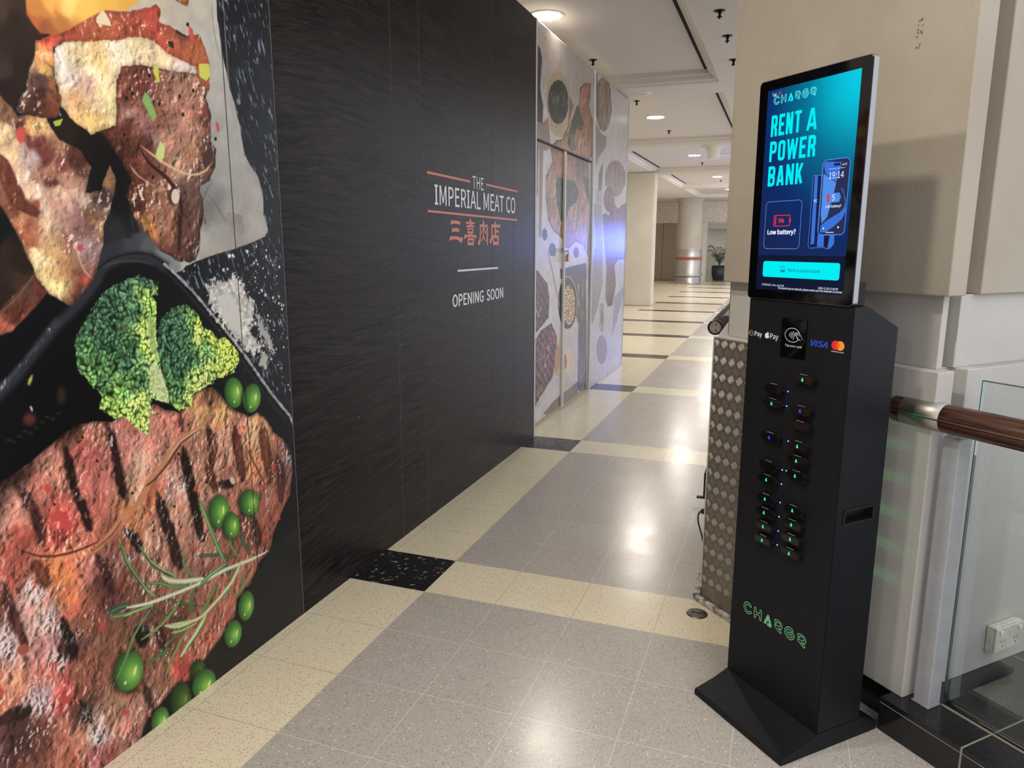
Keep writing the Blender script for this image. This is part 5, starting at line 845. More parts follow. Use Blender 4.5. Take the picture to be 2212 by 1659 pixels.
p=thing('padlock','small brass padlock hanging from the hasp of the mural doors','padlock',(X2+.034,6.36,1.345)); obj('body',BX(-.012,.012,-.026,.026,0,.058,bev=.004),M['brass'],p)
bm=bmesh.new(); tube(bm,[(0,-.016,.052),(0,-.016,.085),(0,-.008,.097),(0,.008,.097),(0,.016,.085),(0,.016,.052)],.004,8); obj('shackle',bm,M['chrome'],p,smooth=True)
# ============================================================ ceiling fittings
lampdata=[(-1.925,6.0,'large bright downlight above the top edge of the dark hoarding'),(-1.89,11.1,'round downlight in the second coffer, beyond the food mural'),(-1.89,16.0,'round downlight in the third coffer'),(-1.87,21.2,'farthest round downlight, in the fourth coffer'),(-1.89,.95,'round downlight overhead left of the viewer'),(-1.89,-4.0,'round downlight behind the viewer'),(-1.89,26.1,'round downlight near the round column')]
def downlight(x,y,z,label,r=.125,vis=True):
    t=thing('downlight',label,'ceiling light',(x,y,z),0,'round ceiling downlights')
    obj('ring',LA_([(r-.008,-.004),(r+.022,-.010),(r+.03,-.002),(r+.03,0)],36),M['plainceil'],t,smooth=True); obj('diffuser',LA_([(0,-.0045),(r-.006,-.0045),(r-.006,0)],32),M['lamp'],t)
    return t
for x,y,l in lampdata: downlight(x,y,HI,l)
downlight(-.66,1.15,LO,'round downlight in the flat ceiling over the station',.09)
def sprinkler(x,y,z,label,d=1.0):
    t=thing('sprinkler',label,'sprinkler',(x,y,z),0,'fire sprinklers in the ceiling')
    obj('rose',LA_([(0,-.003),(.02,-.008),(.042,-.004),(.042,0)],20),M['rose'],t,smooth=True); obj('head',LA_([(0,-.058),(.008,-.056),(.006,-.048),(.02,-.044),(.02,-.04),(.008,-.036),(.012,-.02),(.016,-.006),(0,-.004)],14),M['rose'],t,smooth=True)
for a in ((-.565,5.93,LO,'nearest dark sprinkler, right of the black air slot'),(-.56,6.63,LO,'dark sprinkler just beyond the nearest one by the slot'),(-.566,7.47,LO,'third dark sprinkler, partly hidden by the upper column'),(-1.92,7.53,HI,'dark sprinkler above the chicken mural in the nearest coffer'),(-1.91,9.79,HI,'dark sprinkler at near edge of the second coffer'),(-1.89,12.46,HI,'dark sprinkler beyond the second coffer downlight'),(-1.883,17.5,HI,'dark sprinkler beyond the third coffer downlight'),(-1.87,22.4,HI,'tiny far sprinkler near the farthest downlight')): sprinkler(*a)
t=thing('ceiling_speaker','flush round white speaker on the first ceiling beam','speaker',(-1.634,8.71,LO)); obj('ring',LA_([(.045,-.006),(.09,-.008),(.1,0)],28),M['offw'],t,smooth=True); obj('grille',LA_([(0,-.004),(.045,-.004)],24),M['plainceil'],t)
t=thing('ceiling_detector','white cone shaped fitting hanging under the second beam','detector',(-1.29,13.66,LO)); obj('base',LA_([(0,-.0),(.19,0),(.19,-.02),(0,-.02)],24),M['offw'],t); obj('housing',LA_([(0,-.22),(.09,-.22),(.13,-.02),(0,-.02)],24),M['offw'],t,smooth=False)
obj_v=tag(obj('ceiling_hatch',BX(-1.42,-.98,15.9,16.3,HI-.012,HI,bev=.003),M['offw']),'flat white square access cover in third coffer','hatch')
# ============================================================ charging station
K=thing('charging_kiosk','tall black power bank rental kiosk with a lit cyan screen','kiosk',tuple(ORG),ANG)
bm=PR([(.0,0),(.0,.018),(.004,.022),(.08,.041),(.138,.0625),(.335,.0625),(.398,.03),(.4,0)],-.388,0,ax='x'); bmesh.ops.bevel(bm,geom=bm.edges[:],offset=.0012,segments=2,affect='EDGES'); obj('base',bm,M['black'],K)
# body with a handle recess in its right side
bm=bmesh.new(); s0,s1=-.388,0.; prof=[(.138,.063),(.318,.063),(.318,1.273),(.192,1.3345),(.138,1.3345)]
L=[bm.verts.new((s0,n,z)) for n,z in prof]; Rv=[bm.verts.new((s1,n,z)) for n,z in prof]
bm.faces.new(L)
for i in range(5): bm.faces.new([L[i],L[(i+1)%5],Rv[(i+1)%5],Rv[i]])
ho=[(.172,.722),(.284,.722),(.284,.757),(.172,.757)]; H=[bm.verts.new((s1,n,z)) for n,z in ho]; Hi=[bm.verts.new((s1-.03,n,z)) for n,z in ho]
bm.faces.new([Rv[0],Rv[1],H[1],H[0]]); bm.faces.new([Rv[1],Rv[2],H[2],H[1]]); bm.faces.new([Rv[2],Rv[3],H[3],H[2]]); bm.faces.new([Rv[3],Rv[4],H[3]]); bm.faces.new([Rv[4],Rv[0],H[0],H[3]])
for i in range(4): bm.faces.new([H[i],H[(i+1)%4],Hi[(i+1)%4],Hi[i]])
bm.faces.new(Hi); bmesh.ops.recalc_face_normals(bm,faces=bm.faces)
be=[e for e in bm.edges if not any(v in H or v in Hi for v in e.verts)]; bmesh.ops.bevel(bm,geom=be,offset=.002,segments=2,affect='EDGES'); obj('body',bm,M['black'],K)
bm=bmesh.new()
for a in ((.166,.172,.718,.762),(.284,.290,.718,.762),(.166,.290,.757,.7625),(.166,.290,.7175,.722)): box(bm,-.002,.0025,a[0],a[1],a[2],a[3])
box(bm,-.03,-.024,.173,.283,.735,.757); obj('handle',bm,M['dark'],K)
obj('lock',LA_([(0,.006),(.013,.006),(.014,0),(.014,-.002)],18,c=(-.03,.215,1.326)),M['chrome'],K,smooth=True)
# screen head
sc0,sc1,z0,z1=-.394,-.004,1.3355,1.9685
def rslab(bm,a,b,c,d,r,n0,n1):
    prism(bm,rrect(a,b,c,d,r),n0,n1,ax='y')
bm=bmesh.new(); rslab(bm,sc0,sc1,z0,z1,.012,.134,.152); sh=obj('screen_frame',bm,M['alu'],K)
bm=bmesh.new(); rslab(bm,sc0+.002,sc1-.0015,z0+.0015,z1-.002,.011,.1318,.134); obj('screen_glass',bm,M['bezel'],K)
bm=bmesh.new(); box(bm,sc0+.02,sc1-.014,.152,.166,z0+.0,z1-.02,bev=.003); box(bm,-.33,-.012,.152,.19,z0,1.40,bev=.003); obj('rear_housing',bm,M['black'],K)
FS=lambda u,v,d:(u,.1318-d,v)
def emis(name,rgb,es=1.0):
    m=mat(name,(0,0,0),.3,spec=.1,emit=rgb,es=es); return m
m=mat('screen_picture',(0,0,0),.25,spec=.1); t=NT(m); p,x,y,z=t.pos(True)
u=t.m('DIVIDE',t.m('ADD',x,.359),.3225); v=t.m('DIVIDE',t.m('SUBTRACT',z,1.3645),.5745)
d=t.m('POWER',t.m('ADD',t.m('POWER',t.m('MULTIPLY',t.m('SUBTRACT',1,u),.95),2),t.m('POWER',t.m('MULTIPLY',t.m('SUBTRACT',.99,v),1.45),2)),.5)
c=t.mix(t.step(d,.02,.62),(0,202,226),(4,110,146)); c=t.mix(t.step(d,.45,1.0),c,(12,44,104)); c=t.mix(t.step(d,.85,1.45),c,(24,38,84)); c=t.mix(t.m('LESS_THAN',v,.179),c,(17,24,50))
t.l(c,t.b.inputs['Emission Color']); t.b.inputs['Emission Strength'].default_value=1.0
bm=bmesh.new(); flat(bm,[[(-.359,1.3645),(-.0365,1.3645),(-.0365,1.939),(-.359,1.939)]],FS,.0004); dp=obj('display',bm,m,K)
E_=dict(cy=emis('screen_cyan',(0,238,244),1.0),cyl=emis('screen_pale_cyan',(110,250,250),1.0),w=emis('screen_white',(236,240,255),1.0),red=emis('screen_red',(238,52,56),1.0),dk=emis('screen_navy',(20,26,58),1.0),bl=emis('screen_blue',(64,120,226),.9),bl2=emis('screen_bright_blue',(86,150,245),.9),bld=emis('screen_dark_blue',(20,34,84),1.0),out=emis('screen_outline_blue',(110,165,240),1.0),ink=emis('screen_ink',(14,60,90),1.0),pink=emis('screen_magenta',(230,60,110),1.0),ph=emis('phone_face',(40,48,84),1.0))
def SC(name,bm,m): return obj(name,bm,E_[m],dp)
def glyph(ch,x,y,w,h,t):
    a,b=t/2/w,t/2/h
    def bowl(v0,v1): return [(a,v1-b),(.62,v1-b),(1-a-.05,v1-b-.035),(1-a,v1-b-.11),(1-a,v0+b+.11),(1-a-.05,v0+b+.035),(.62,v0+b),(a,v0+b)]
    st=[(a,0),(a,1)]; G={'R':[st,bowl(.42,1),[(1-a,0),(1-a-.01,.3),(.62,.44)]],'E':[st,[(0,1-b),(1,1-b)],[(0,.52),(.88,.52)],[(0,b),(1,b)]],'N':[st,[(1-a,0),(1-a,1)],[(a+.04,.97),(1-a-.04,.03)]],'T':[[(0,1-b),(1,1-b)],[(.5,0),(.5,1)]],
     'A':[[(a,0),(.5-a*.3,.98)],[(1-a,0),(.5+a*.3,.98)],[(.22,.25),(.78,.25)]],'P':[st,bowl(.4,1)],'O':[[(.5+.02,b),(.5,b),(a+.08,b+.03),(a,b+.1),(a,1-b-.1),(a+.08,1-b-.03),(.5,1-b),(1-a-.08,1-b-.03),(1-a,1-b-.1),(1-a,b+.1),(1-a-.08,b+.03),(.5,b),(.48,b)]],
     'W':[[(a*.8,1),(.28,.01)],[(.28,.01),(.5,.97)],[(.5,.97),(.72,.01)],[(.72,.01),(1-a*.8,1)]],'B':[st,bowl(.46,1),bowl(0,.55)],'K':[st,[(a+.1,.34),(1-a,.99)],[(.42,.58),(1-a,.01)]]}[ch]
    return [[(x+u*w,y+v*h) for u,v in p] for p in G]
for txt,xa,xb,za,zb in (('RENT',-.3375,-.2245,1.808,1.8675),('A',-.2045,-.168,1.808,1.8675),('POWER',-.337,-.167,1.737,1.7945),('BANK',-.337,-.2045,1.667,1.7245)):
    ws=[1.5 if c=='W' else 1.05 if c in 'AN' else .9 if c=='E' else 1 for c in txt]; gp=.24; un=(xb-xa)/(sum(ws)+gp*(len(txt)-1)); x=xa; bm=bmesh.new()
    for c,wd_ in zip(txt,ws):
        for i,p in enumerate(glyph(c,x,za,un*wd_,zb-za,.0092 if c!='W' else .0085)): strip(bm,p,.0092 if c!='W' else .0078,FS,.0009+.00004*i)
        x+=un*(wd_+gp)
    for v_ in bm.verts: v_.co.z=min(max(v_.co.z,za),zb)
    SC('headline',bm,'cy')
def logo(F,sx,sz,ox,oz,d,w,par,ml,ma,nm):
    for p in LG:
        bm=bmesh.new(); q=[(ox+(a/1e4+.329)*sx,oz+(b/1e4-.3)*sz) for a,b in p]; q=smooth2(q); strip(bm,q,w,F,d,True); obj(nm,bm,ml,par)
    bm=bmesh.new(); flat(bm,[[(ox+(a/1e4+.329)*sx,oz+(b/1e4-.3)*sz) for a,b in LA]],F,d); obj(nm,bm,ma,par)
def smooth2(q):
    for _ in range(1):
        r=[]
        for i in range(len(q)):
            a,b=q[i],q[(i+1)%len(q)]; r+=[(a[0]*.75+b[0]*.25,a[1]*.75+b[1]*.25),(a[0]*.25+b[0]*.75,a[1]*.25+b[1]*.75)]
        q=r
    return q
logo(FS,.59,.60,-.334,1.8945,.0009,.0016,dp,E_['cyl'],E_['cy'],'logo_letter')
bm=bmesh.new(); strip(bm,rrect(-.337,-.2,1.4865,1.6225,.011),.0012,FS,.0008,True); SC('card_outline',bm,'out')
bm=bmesh.new(); strip(bm,rrect(-.302,-.2415,1.5515,1.582,.003),.0022,FS,.0009,True); flat(bm,[[(-.298,1.555),(-.2935,1.555),(-.2935,1.578),(-.298,1.578)],[(-.2405,1.561),(-.2375,1.561),(-.2375,1.573),(-.2405,1.573)]],FS,.0009); textbm('5%',-.285,-.262,1.5605,1.573,FS,.0009,bold=.05,bm=bm); SC('battery_icon',bm,'red')
SC('caption',textbm('Low battery?',-.325,-.2155,1.5235,1.5425,FS,.0009,bold=.04),'w')
bm=bmesh.new(); flat(bm,[rrect(-.3335,-.052,1.403,1.4495,.008)],FS,.0008); SC('button',bm,'cy')
SC('button_text',textbm('Rent a power bank',-.233,-.1175,1.4175,1.431,FS,.0012,bold=0),'ink')
bm=bmesh.new(); strip(bm,rrect(-.262,-.2465,1.419,1.436,.003),.001,FS,.0012,True); strip(bm,[(-.2615,1.4225),(-.247,1.4225)],.003,FS,.0012); strip(bm,[(-.2535,1.434),(-.256,1.4305),(-.2525,1.4305),(-.255,1.4265)],.0009,FS,.0012); SC('button_icon',bm,'ink')
SC('status_text',textbm('DTN02227_S4.x_V1.0.64',-.333,-.2455,1.376,1.382,FS,.0009,bold=.01),'w'); SC('status_text',textbm('2025-11-26 17:43:59',-.12,-.053,1.3765,1.3825,FS,.0009,bold=.01),'w'); SC('status_text',textbm('The device has no network, please make sure the network is normal',-.268,-.039,1.3675,1.3755,FS,.0009,bold=.01),'w')
bm=bmesh.new(); strip(bm,[(-.3385,1.9235),(-.3385,1.929),(-.335,1.929)],.0016,FS,.0009)
for i in range(4): strip(bm,[(-.336+.003*i,1.9205),(-.336+.003*i,1.9225+.0022*i)],.0018,FS,.0009)
SC('signal_icon',bm,'w'); bm=bmesh.new(); strip(bm,ell2(-.3115,1.9262,.0072,.0048,18),.0007,FS,.0009,True); strip(bm,[(-.3135,1.925),(-.3095,1.9275)],.0025,FS,.0009); SC('network_icon',bm,'pink')
d4=lambda p:[(a/1e4,b/1e4) for a,b in p]
bb=lambda p:(min(a for a,b in p)/1e4,max(a for a,b in p)/1e4,min(b for a,b in p)/1e4,max(b for a,b in p)/1e4)
def SP(name,loops,m,d): bm=bmesh.new(); flat(bm,loops,FS,d); SC(name,bm,m)
SP('power_bank_picture',[d4(PH['bank'])],'bld',.0008); bm=bmesh.new(); strip(bm,d4(PH['bank']),.001,FS,.0012,True); SC('power_bank_picture',bm,'out')
SP('power_bank_picture',[d4(PH['bstripe'])[:4],d4(PH['bstripe2']),d4(PH['bstripe3'])],'bl',.001); SP('power_bank_picture',[d4(PH['bdark'])],'dk',.0012)
SC('power_bank_text',textbm('FC',-.1565,-.1465,1.613,1.6205,FS,.0013,bold=.03),'w')
PX0,PX1,PZ0,PZ1=-.1355,-.0465,1.5245,1.7225
SP('phone_picture',[rrect(PX0,PX1,PZ0,PZ1,.014)],'ph',.0016); SP('phone_picture',[d4(PH['swoosh'])],'bl',.0019); SP('phone_picture',[d4(PH['left'])],'bl2',.0021); SP('phone_picture',[d4(PH['glow'])],'bl',.0020)
bm=bmesh.new(); strip(bm,rrect(PX0,PX1,PZ0,PZ1,.014),.0022,FS,.0024,True); strip(bm,[(PX0+.0005,PZ0+.015),(PX0+.0005,PZ1-.015)],.0032,FS,.0025); SC('phone_picture',bm,'bl2')
x0,x1,y0,y1=bb(PH['isl']); SP('phone_picture',[rrect(-.0985,-.077,1.7045,1.7115,.0034)],'bld',.0026); x0,x1,y0,y1=bb(PH['time']); SC('phone_text',textbm('19:14',-.1115,-.0635,y0,y1-.001,FS,.0027),'w'); x0,x1,y0,y1=bb(PH['date']); SC('phone_text',textbm('Wednesday, September 7',-.1135,-.06,y0,y1-.0005,FS,.0027,bold=.005),'w')
SP('phone_picture',[rrect(-.112,-.070,1.610,1.6345,.005)],'bl2',.0026); SP('phone_picture',[rrect(-.112,-.1045,1.610,1.6345,.0035)],'red',.0027); SP('phone_picture',[rrect(-.0685,-.067,1.6175,1.6265,.0006)],'bl2',.0026); SC('phone_text',textbm('5',-.0965,-.0865,1.6145,1.630,FS,.0029,bold=.005),'w')
SC('phone_text',textbm('Low battery?',-.1145,-.0635,1.5945,1.604,FS,.0029,bold=.02),'w'); SP('phone_picture',[rrect(-.108,-.081,1.5300,1.5318,.0008)],'w',.0027); SP('phone_picture',[ell2(-.1165,1.542,.0022,.0028,10)],'w',.0027); SP('phone_picture',[ell2(-.068,1.544,.003,.0026,10)],'w',.0027)
bm=bmesh.new()
for i in range(3): strip(bm,[(-.0705+.0022*i,1.7045),(-.0705+.0022*i,1.7065+.0011*i)],.0015,FS,.0027)
strip(bm,rrect(-.062,-.0565,1.7045,1.7085,.001),.0008,FS,.0027,True); SC('phone_text',bm,'w')
# card reader and payment marks on the body
FB=lambda u,v,d:(u,.138-d,v)
bm=bmesh.new(); prism(bm,rrect(-.2455,-.152,1.1715,1.286,.003),.1345,.1395,ax='y'); cr=obj('card_reader',bm,M['bezel'],K); FC=lambda u,v,d:(u,.1345-d,v)
bm=bmesh.new(); strip(bm,ell2(-.2025,1.2382,.028,.0205,36,.35,2*math.pi-.55),.0014,FC,.0006)
for a in WAVES: strip(bm,d4(a),.0014,FC,.0006)
for a in HAND: strip(bm,d4(a),.0010,FC,.0006)
obj('contactless_symbol',bm,M['wht'],cr); obj('reader_text',textbm('Tap your card',-.228,-.1655,1.2015,1.2105,FC,.0006),M['wht'],cr)
gx,gz=-.3718,1.2262
for a0,a1,rgb,nm in ((35,150,(230,66,52),'red'),(150,205,(248,190,40),'yellow'),(205,310,(60,164,86),'green'),(310,370,(68,130,240),'blue')):
    bm=bmesh.new(); strip(bm,ell2(gx,gz,.0075,.0075,10,math.radians(a0),math.radians(a1)),.0028,FB,.0006)
    if nm=='blue': strip(bm,[(gx,gz+.001),(gx+.0088,gz+.001)],.0028,FB,.0007)
    obj('payment_mark',bm,mat('mark_'+nm,rgb,.5),K)
obj('payment_mark',textbm('Pay',-.358,-.3262,1.2145,1.2337,FB,.0006,bold=.02),M['wht'],K); obj('payment_mark',textbm('Pay',-.2925,-.2594,1.2125,1.2338,FB,.0006,bold=.008),M['wht'],K)
bm=bmesh.new(); flat(bm,mm(APPLE,1e4),FB,.0006); obj('payment_mark',bm,M['wht'],K); bm=bmesh.new(); flat(bm,[ell2(-.2955,1.227,.0028,.0034,14)],FB,.0008); obj('payment_mark',bm,M['black'],K)
obj('payment_mark',textbm('VISA',-.137,-.0765,1.2145,1.2335,FB,.0006,bold=.07,shear=.25),mat('mark_navy',(40,70,190),.45),K)
for cx,rgb,nm,dd in ((-.0505,(224,44,52),'crimson',.0006),(-.0350,(242,156,56),'amber',.0008)):
    bm=bmesh.new(); flat(bm,[ell2(cx,1.2271,.0138,.0130,26)],FB,dd); obj('payment_mark',bm,mat('mark_'+nm,rgb,.5),K)
bm=bmesh.new(); a=[(cxx,czz) for cxx,czz in ell2(-.0505,1.2271,.0138,.0130,12,-.97,.97)]+[(cxx,czz) for cxx,czz in ell2(-.0350,1.2271,.0138,.0130,12,math.pi-.97,math.pi+.97)]; flat(bm,[a],FB,.0010); obj('payment_mark',bm,mat('mark_orange',(232,98,40),.5),K)
obj('payment_mark',textbm('mastercard',-.063,-.0232,1.208,1.2122,FB,.0006,bold=.01),M['wht'],K)
logo(FB,1,1,-.329,.3,.0006,.0026,K,M['green'],M['green'],'logo_letter')
# bays
rows=[1.1175,1.0715,1.0255,.980,.9195,.8755,.8295,.7845,.7220,.6770,.6310,.5860]; sL,sR=-.2505,-.1395
banks={(0,1):'g',(1,0):'',(2,0):'g',(2,1):'b',(3,1):'',(4,0):'b',(4,1):'g',(5,1):'g',(6,0):'',(6,1):'g',(7,0):'g',(8,0):'g',(8,1):'g',(9,0):'g',(9,1):'g',(10,0):'g',(10,1):'g',(11,0):'g',(11,1):'g'}
for r,z in enumerate(rows):
    for c,s in enumerate((sL,sR)):
        if (r,c) not in banks:
            bm=bmesh.new(); strip(bm,rrect(s-.038,s+.038,z-.0125,z+.0125,.0122),.0013,FB,.0005,True); obj('empty_bay',bm,M['dark'],K)
bl=mat('blue_status_light',(0,0,0),.4,emit=(60,120,255),es=9); bl_dim=mat('dim_status_light',(40,60,140),.4,emit=(60,90,220),es=.6)
for s,z in ((-.207,1.069),(-.208,1.024),(-.192,.920),(-.207,.826),(-.191,.828),(-.206,.781),(-.206,.722),(-.206,.676),(-.205,.630),(-.205,.584)):
    bm=bmesh.new(); lathe(bm,[(0,-.0012),(.0016,-.001),(.002,0)],12,c=(s,.138,z),ax='y'); obj('status_light',bm,bl,K)
for s,z in ((-.215,1.116),(-.193,1.064),(-.213,.972),(-.213,.866),(-.194,.776),(-.193,.716),(-.193,.67),(-.193,.624),(-.193,.578)):
    bm=bmesh.new(); flat(bm,[ell2(s,z,.0008,.0008,8)],FB,.0006); obj('pin_hole',bm,bl_dim,K)
gm=mat('green_symbol_light',(0,0,0),.4,emit=(40,236,150),es=1.5); bmm=mat('blue_symbol_light',(0,0,0),.4,emit=(40,70,255),es=1.6); pb=mat('soft_black_plastic',(13,14,18),.38); pg=mat('glossy_black_plastic',(16,15,15),.08,spec=.5)
def make_bank(kind,label):
    t=thing('power_bank',label,'power bank',(0,0,0),ANG,'power banks docked in the kiosk front')
    bm=bmesh.new(); prism(bm,rrect(-.037,.037,-.0138,.0138,.0136),-.0165,-.0003,ax='y'); bmesh.ops.bevel(bm,geom=[e for e in bm.edges if all(v.co.y<-.016 for v in e.verts)],offset=.002,segments=2,affect='EDGES'); obj('case',bm,pb,t,smooth=False)
    bm=bmesh.new(); prism(bm,rrect(-.0335,.0335,-.0108,.0108,.0106),-.0185,-.0160,ax='y'); fc=obj('front_panel',bm,pg,t)
    bm=bmesh.new(); box(bm,-.016,.012,-.0135,-.0128,.0134,.0141); obj('top_mark',bm,M['lett'],t)
    if kind:
        bm=bmesh.new(); flat(bm,[[(0,.0056),(.0012,.0048),(.0042,-.0042),(.003,-.0052),(-.0012,-.0048),(-.0012,-.003),(.0016,-.0028),(0,.001),(-.0026,-.005),(-.0042,-.0045),(-.0012,.0048)]],lambda u,v,d:(u,-.0186-d,v),.0004); obj('symbol_light',bm,gm if kind=='g' else bmm,t)
    return t
protos={}
def dup(root,loc,label):
    r=root.copy(); COL.objects.link(r); r.location=loc; r['label']=label
    for ch in list(root.children):
        c=ch.copy(); COL.objects.link(c); c.parent=r
    return r
ordn=['top','second','third','fourth','fifth','sixth','seventh','eighth','ninth','tenth','eleventh','bottom']
for (r,c),kd in banks.items():
    lab='black power bank, %s, docked in the %s column, %s row'%({'g':'green lit symbol','b':'blue lit symbol','':'no lit symbol'}[kd],('left','right')[c],ordn[r])
    loc=KW((sL,sR)[c],.138,rows[r])
    if kd in protos: dup(protos[kd],loc,lab)
    else: protos[kd]=make_bank(kd,lab); protos[kd].location=loc
# added green emitters and fins, unseen behind the kiosk, made to band the column
gl=mat('green_band_glow',(0,0,0),.5,emit=(40,230,120),es=7)
ZL=(.981,.905,.80,.69,.58,.48)
for z in ZL: 
    bm=bmesh.new(); box(bm,-.2,-.075,.3185,.3200,z-.006,z+.006); obj('green_band_emitter',bm,gl,K)  # glowing strip added to cast one green band
    bm=bmesh.new(); box(bm,-.2,-.07,.3185,.392,z+.009,z+.012); box(bm,-.2,-.07,.3185,.392,z-.012,z-.009); obj('green_band_fin',bm,M['dark'],K)  # added fins keep each green band narrow
# ============================================================ checker plate on the column flank
P0=thing('checker_plate','aluminium checker plate panel cladding the column left of the kiosk','metal panel',tuple(KW(-.898,.458,0)),ANG)
obj('sheet',BX(0,.56,-.0115,-.001,.092,1.133),M['plate'],P0)
bm=bmesh.new()
def ridge(bm,cx,cz,a,L,w,h):
    ca,sa=math.cos(a),math.sin(a); T=lambda u,v,hh: bm.verts.new((cx+u*ca-v*sa,-.0115-hh,cz+u*sa+v*ca))
    b=[T(-L,0,0),T(-L*.5,-w,0),T(L*.5,-w,0),T(L,0,0),T(L*.5,w,0),T(-L*.5,w,0)]; t1=T(-L*.6,0,h); t2=T(L*.6,0,h)
    for f in ((b[0],b[1],t1),(b[1],b[2],t2,t1),(b[2],b[3],t2),(b[3],b[4],t2),(b[4],b[5],t1,t2),(b[5],b[0],t1)): bm.faces.new(f)
j=0; zz=.11
while zz<1.125:
    i=0; xx=.012+(.0235 if j%2 else 0)
    while xx<.55:
        a=math.radians(-58 if (i+j)%2==0 else -58); 
        sgn=1 if j%2==0 else -1; ang=math.radians(55)*(-sgn)
        for k in range(5):
            o=(k-2)*.0066; ridge(bm,xx-math.sin(ang)*o,zz+math.cos(ang)*o,ang,.0178-.0014*abs(k-2),.0007,.0009)
        xx+=.047; i+=1
    zz+=.0335; j+=1
bmesh.ops.delete(bm,geom=[v for v in bm.verts if v.co.x<.001 or v.co.z>1.13 or v.co.z<.095],context='VERTS'); bmesh.ops.recalc_face_normals(bm,faces=bm.faces); obj('tread_bars',bm,M['plateb'],P0)
obj('corner_edge',BX(-.004,.001,-.0135,.06,.092,1.138),M['plastic'],P0); obj('skirting',BX(0,.56,-.008,-.001,.0,.09),M['galv'],P0)
kb=KW(-.917,.428); 
bm=bmesh.new(); v=[KW(-.917,.430),KW(-.36,.430),KW(-.36,.449),KW(-.905,.449)]; prism(bm,[tuple(q[:2]) for q in v],0,.026,bev=.004)
tag(obj('edge_strip',bm,M['kerb']),'scuffed white floor strip in front of the checker plate','floor strip','white floor strips round the checker plate')
a=KW(-.917,.430); bm=bmesh.new(); prism(bm,[(a.x-.008,a.y+.004),(a.x+.02,a.y+.012),(a.x+.022,a.y+.56),(a.x-.006,a.y+.56)],0,.026,bev=.004)
tag(obj('edge_strip',bm,M['kerb']),'scuffed white floor strip running back along the column side','floor strip','white floor strips round the checker plate')
o=obj('timber_edge',PR(kplan([(-.905,.52),(-.888,.52),(-.888,.60),(-.905,.60)]),1.143,1.353),M['timber']); tag(o,'raw brown timber edge at the column neck','timber strip')
# floor clean-out cap
t=thing('floor_cap','round worn metal cap set in the terrazzo beside the checker plate','floor cap',(-.242,2.866,0)); obj('plate',LA_([(0,.004),(.040,.004),(.043,.0005),(.043,0)],32),M['drain'],t); bm=bmesh.new(); box(bm,-.024,.024,-.003,.003,.0038,.0040); obj('slot',bm,M['dark'],t)
# power box, plug and cable by the plate
t=thing('control_box','small black box on the column side behind the checker plate','box',(-.255,3.24,.39)); obj('case',BX(-.016,.02,-.05,.06,0,.115,bev=.003),M['rubber'],t); obj('bracket',BX(-.045,.01,-.03,-.01,-.012,-.005),M['rubber'],t)
t=thing('power_plug','black power plug and lead hanging beside the checker plate','plug',(-.243,3.14,.345)); bm=bmesh.new(); lathe(bm,[(0,-.03),(.010,-.028),(.013,-.012),(.009,.006),(.013,.012),(.013,.022),(0,.022)],14,ax='x'); obj('plug_body',bm,M['rubber'],t,smooth=True)
bm=bmesh.new(); tube(bm,smoothpath([(-.028,0,0),(-.037,0,-.012),(-.04,0,-.03),(-.036,0,-.06),(-.018,0,-.12),(-.004,.0,-.2),(.0,.005,-.31),(-.005,.02,-.338)]),.0035,8); obj('lead',bm,M['rubber'],t,smooth=True)
obj('warning_tag',BX(-.058,-.036,-.001,.001,-.004,.016),M['offw'],t)
# ============================================================ handrails and balustrade
def rail(name,label,loc,rz,parts):
    t=thing(name,label,'handrail',loc,rz); return t
hr=rail('handrail','varnished red-brown wooden handrail with a brushed steel collar','x',0,None) if False else thing('handrail','varnished red-brown wooden handrail with a brushed steel collar','handrail',tuple(KW(-.105,.47,1.012)),ANG)
bm=bmesh.new(); lathe(bm,[(0,0),(.026,.001),(.036,.007),(.041,.018),(.041,.06)],40,ax='x'); obj('end_cap',bm,M['redwood'],hr,smooth=True)
bm=bmesh.new(); lathe(bm,[(.0405,.046),(.0425,.047),(.0425,.170),(.0405,.171)],40,ax='x'); obj('collar',bm,M['steel'],hr,smooth=True)
bm=bmesh.new(); lathe(bm,[(.0412,.06),(.0412,3.2)],40,ax='x'); obj('rail',bm,M['redwood'],hr,smooth=True)
bm=bmesh.new(); box(bm,.004,3.2,-.0436,-.030,-.0012,.0012); obj('seam_strip',bm,M['steel'],hr); bm=bmesh.new(); box(bm,.004,3.2,-.0430,-.030,-.0030,-.0012); obj('seam_groove',bm,M['dark'],hr)
t=thing('balustrade_post','grey painted steel post rising from the black plinth','post',tuple(KW(.056,.480,.112)),ANG)
obj('shaft',BX(0,.052,0,.052,0,.845,bev=.0035),M['post'],t); bm=bmesh.new(); box(bm,-.004,.053,-.004,.056,0,.005,bev=.002); obj('sealant',bm,M['grout'],t)
bm=bmesh.new(); box(bm,.022,.03,.0,.03,.845,.853); obj('saddle',bm,M['post'],t)
g=thing('glass_panel','clear green tinted glass balustrade panel beside the grey post','glass panel',tuple(KW(.1105,.541,.112)),ANG); obj('pane',BX(.001,3.2,0,.012,.0,1.01),M['glass'],g); bm=bmesh.new(); box(bm,-.0015,.001,0,.012,0,1.011); box(bm,-.0015,3.2,0,.012,1.01,1.0125); obj('edge',bm,M['gedge'],g)
bm=bmesh.new(); box(bm,.0,3.2,-.006,-.001,0,.004); box(bm,.1,3.2,.013,.018,0,.003); obj('sealant',bm,M['kerb'].copy() if False else M['grout'],g)
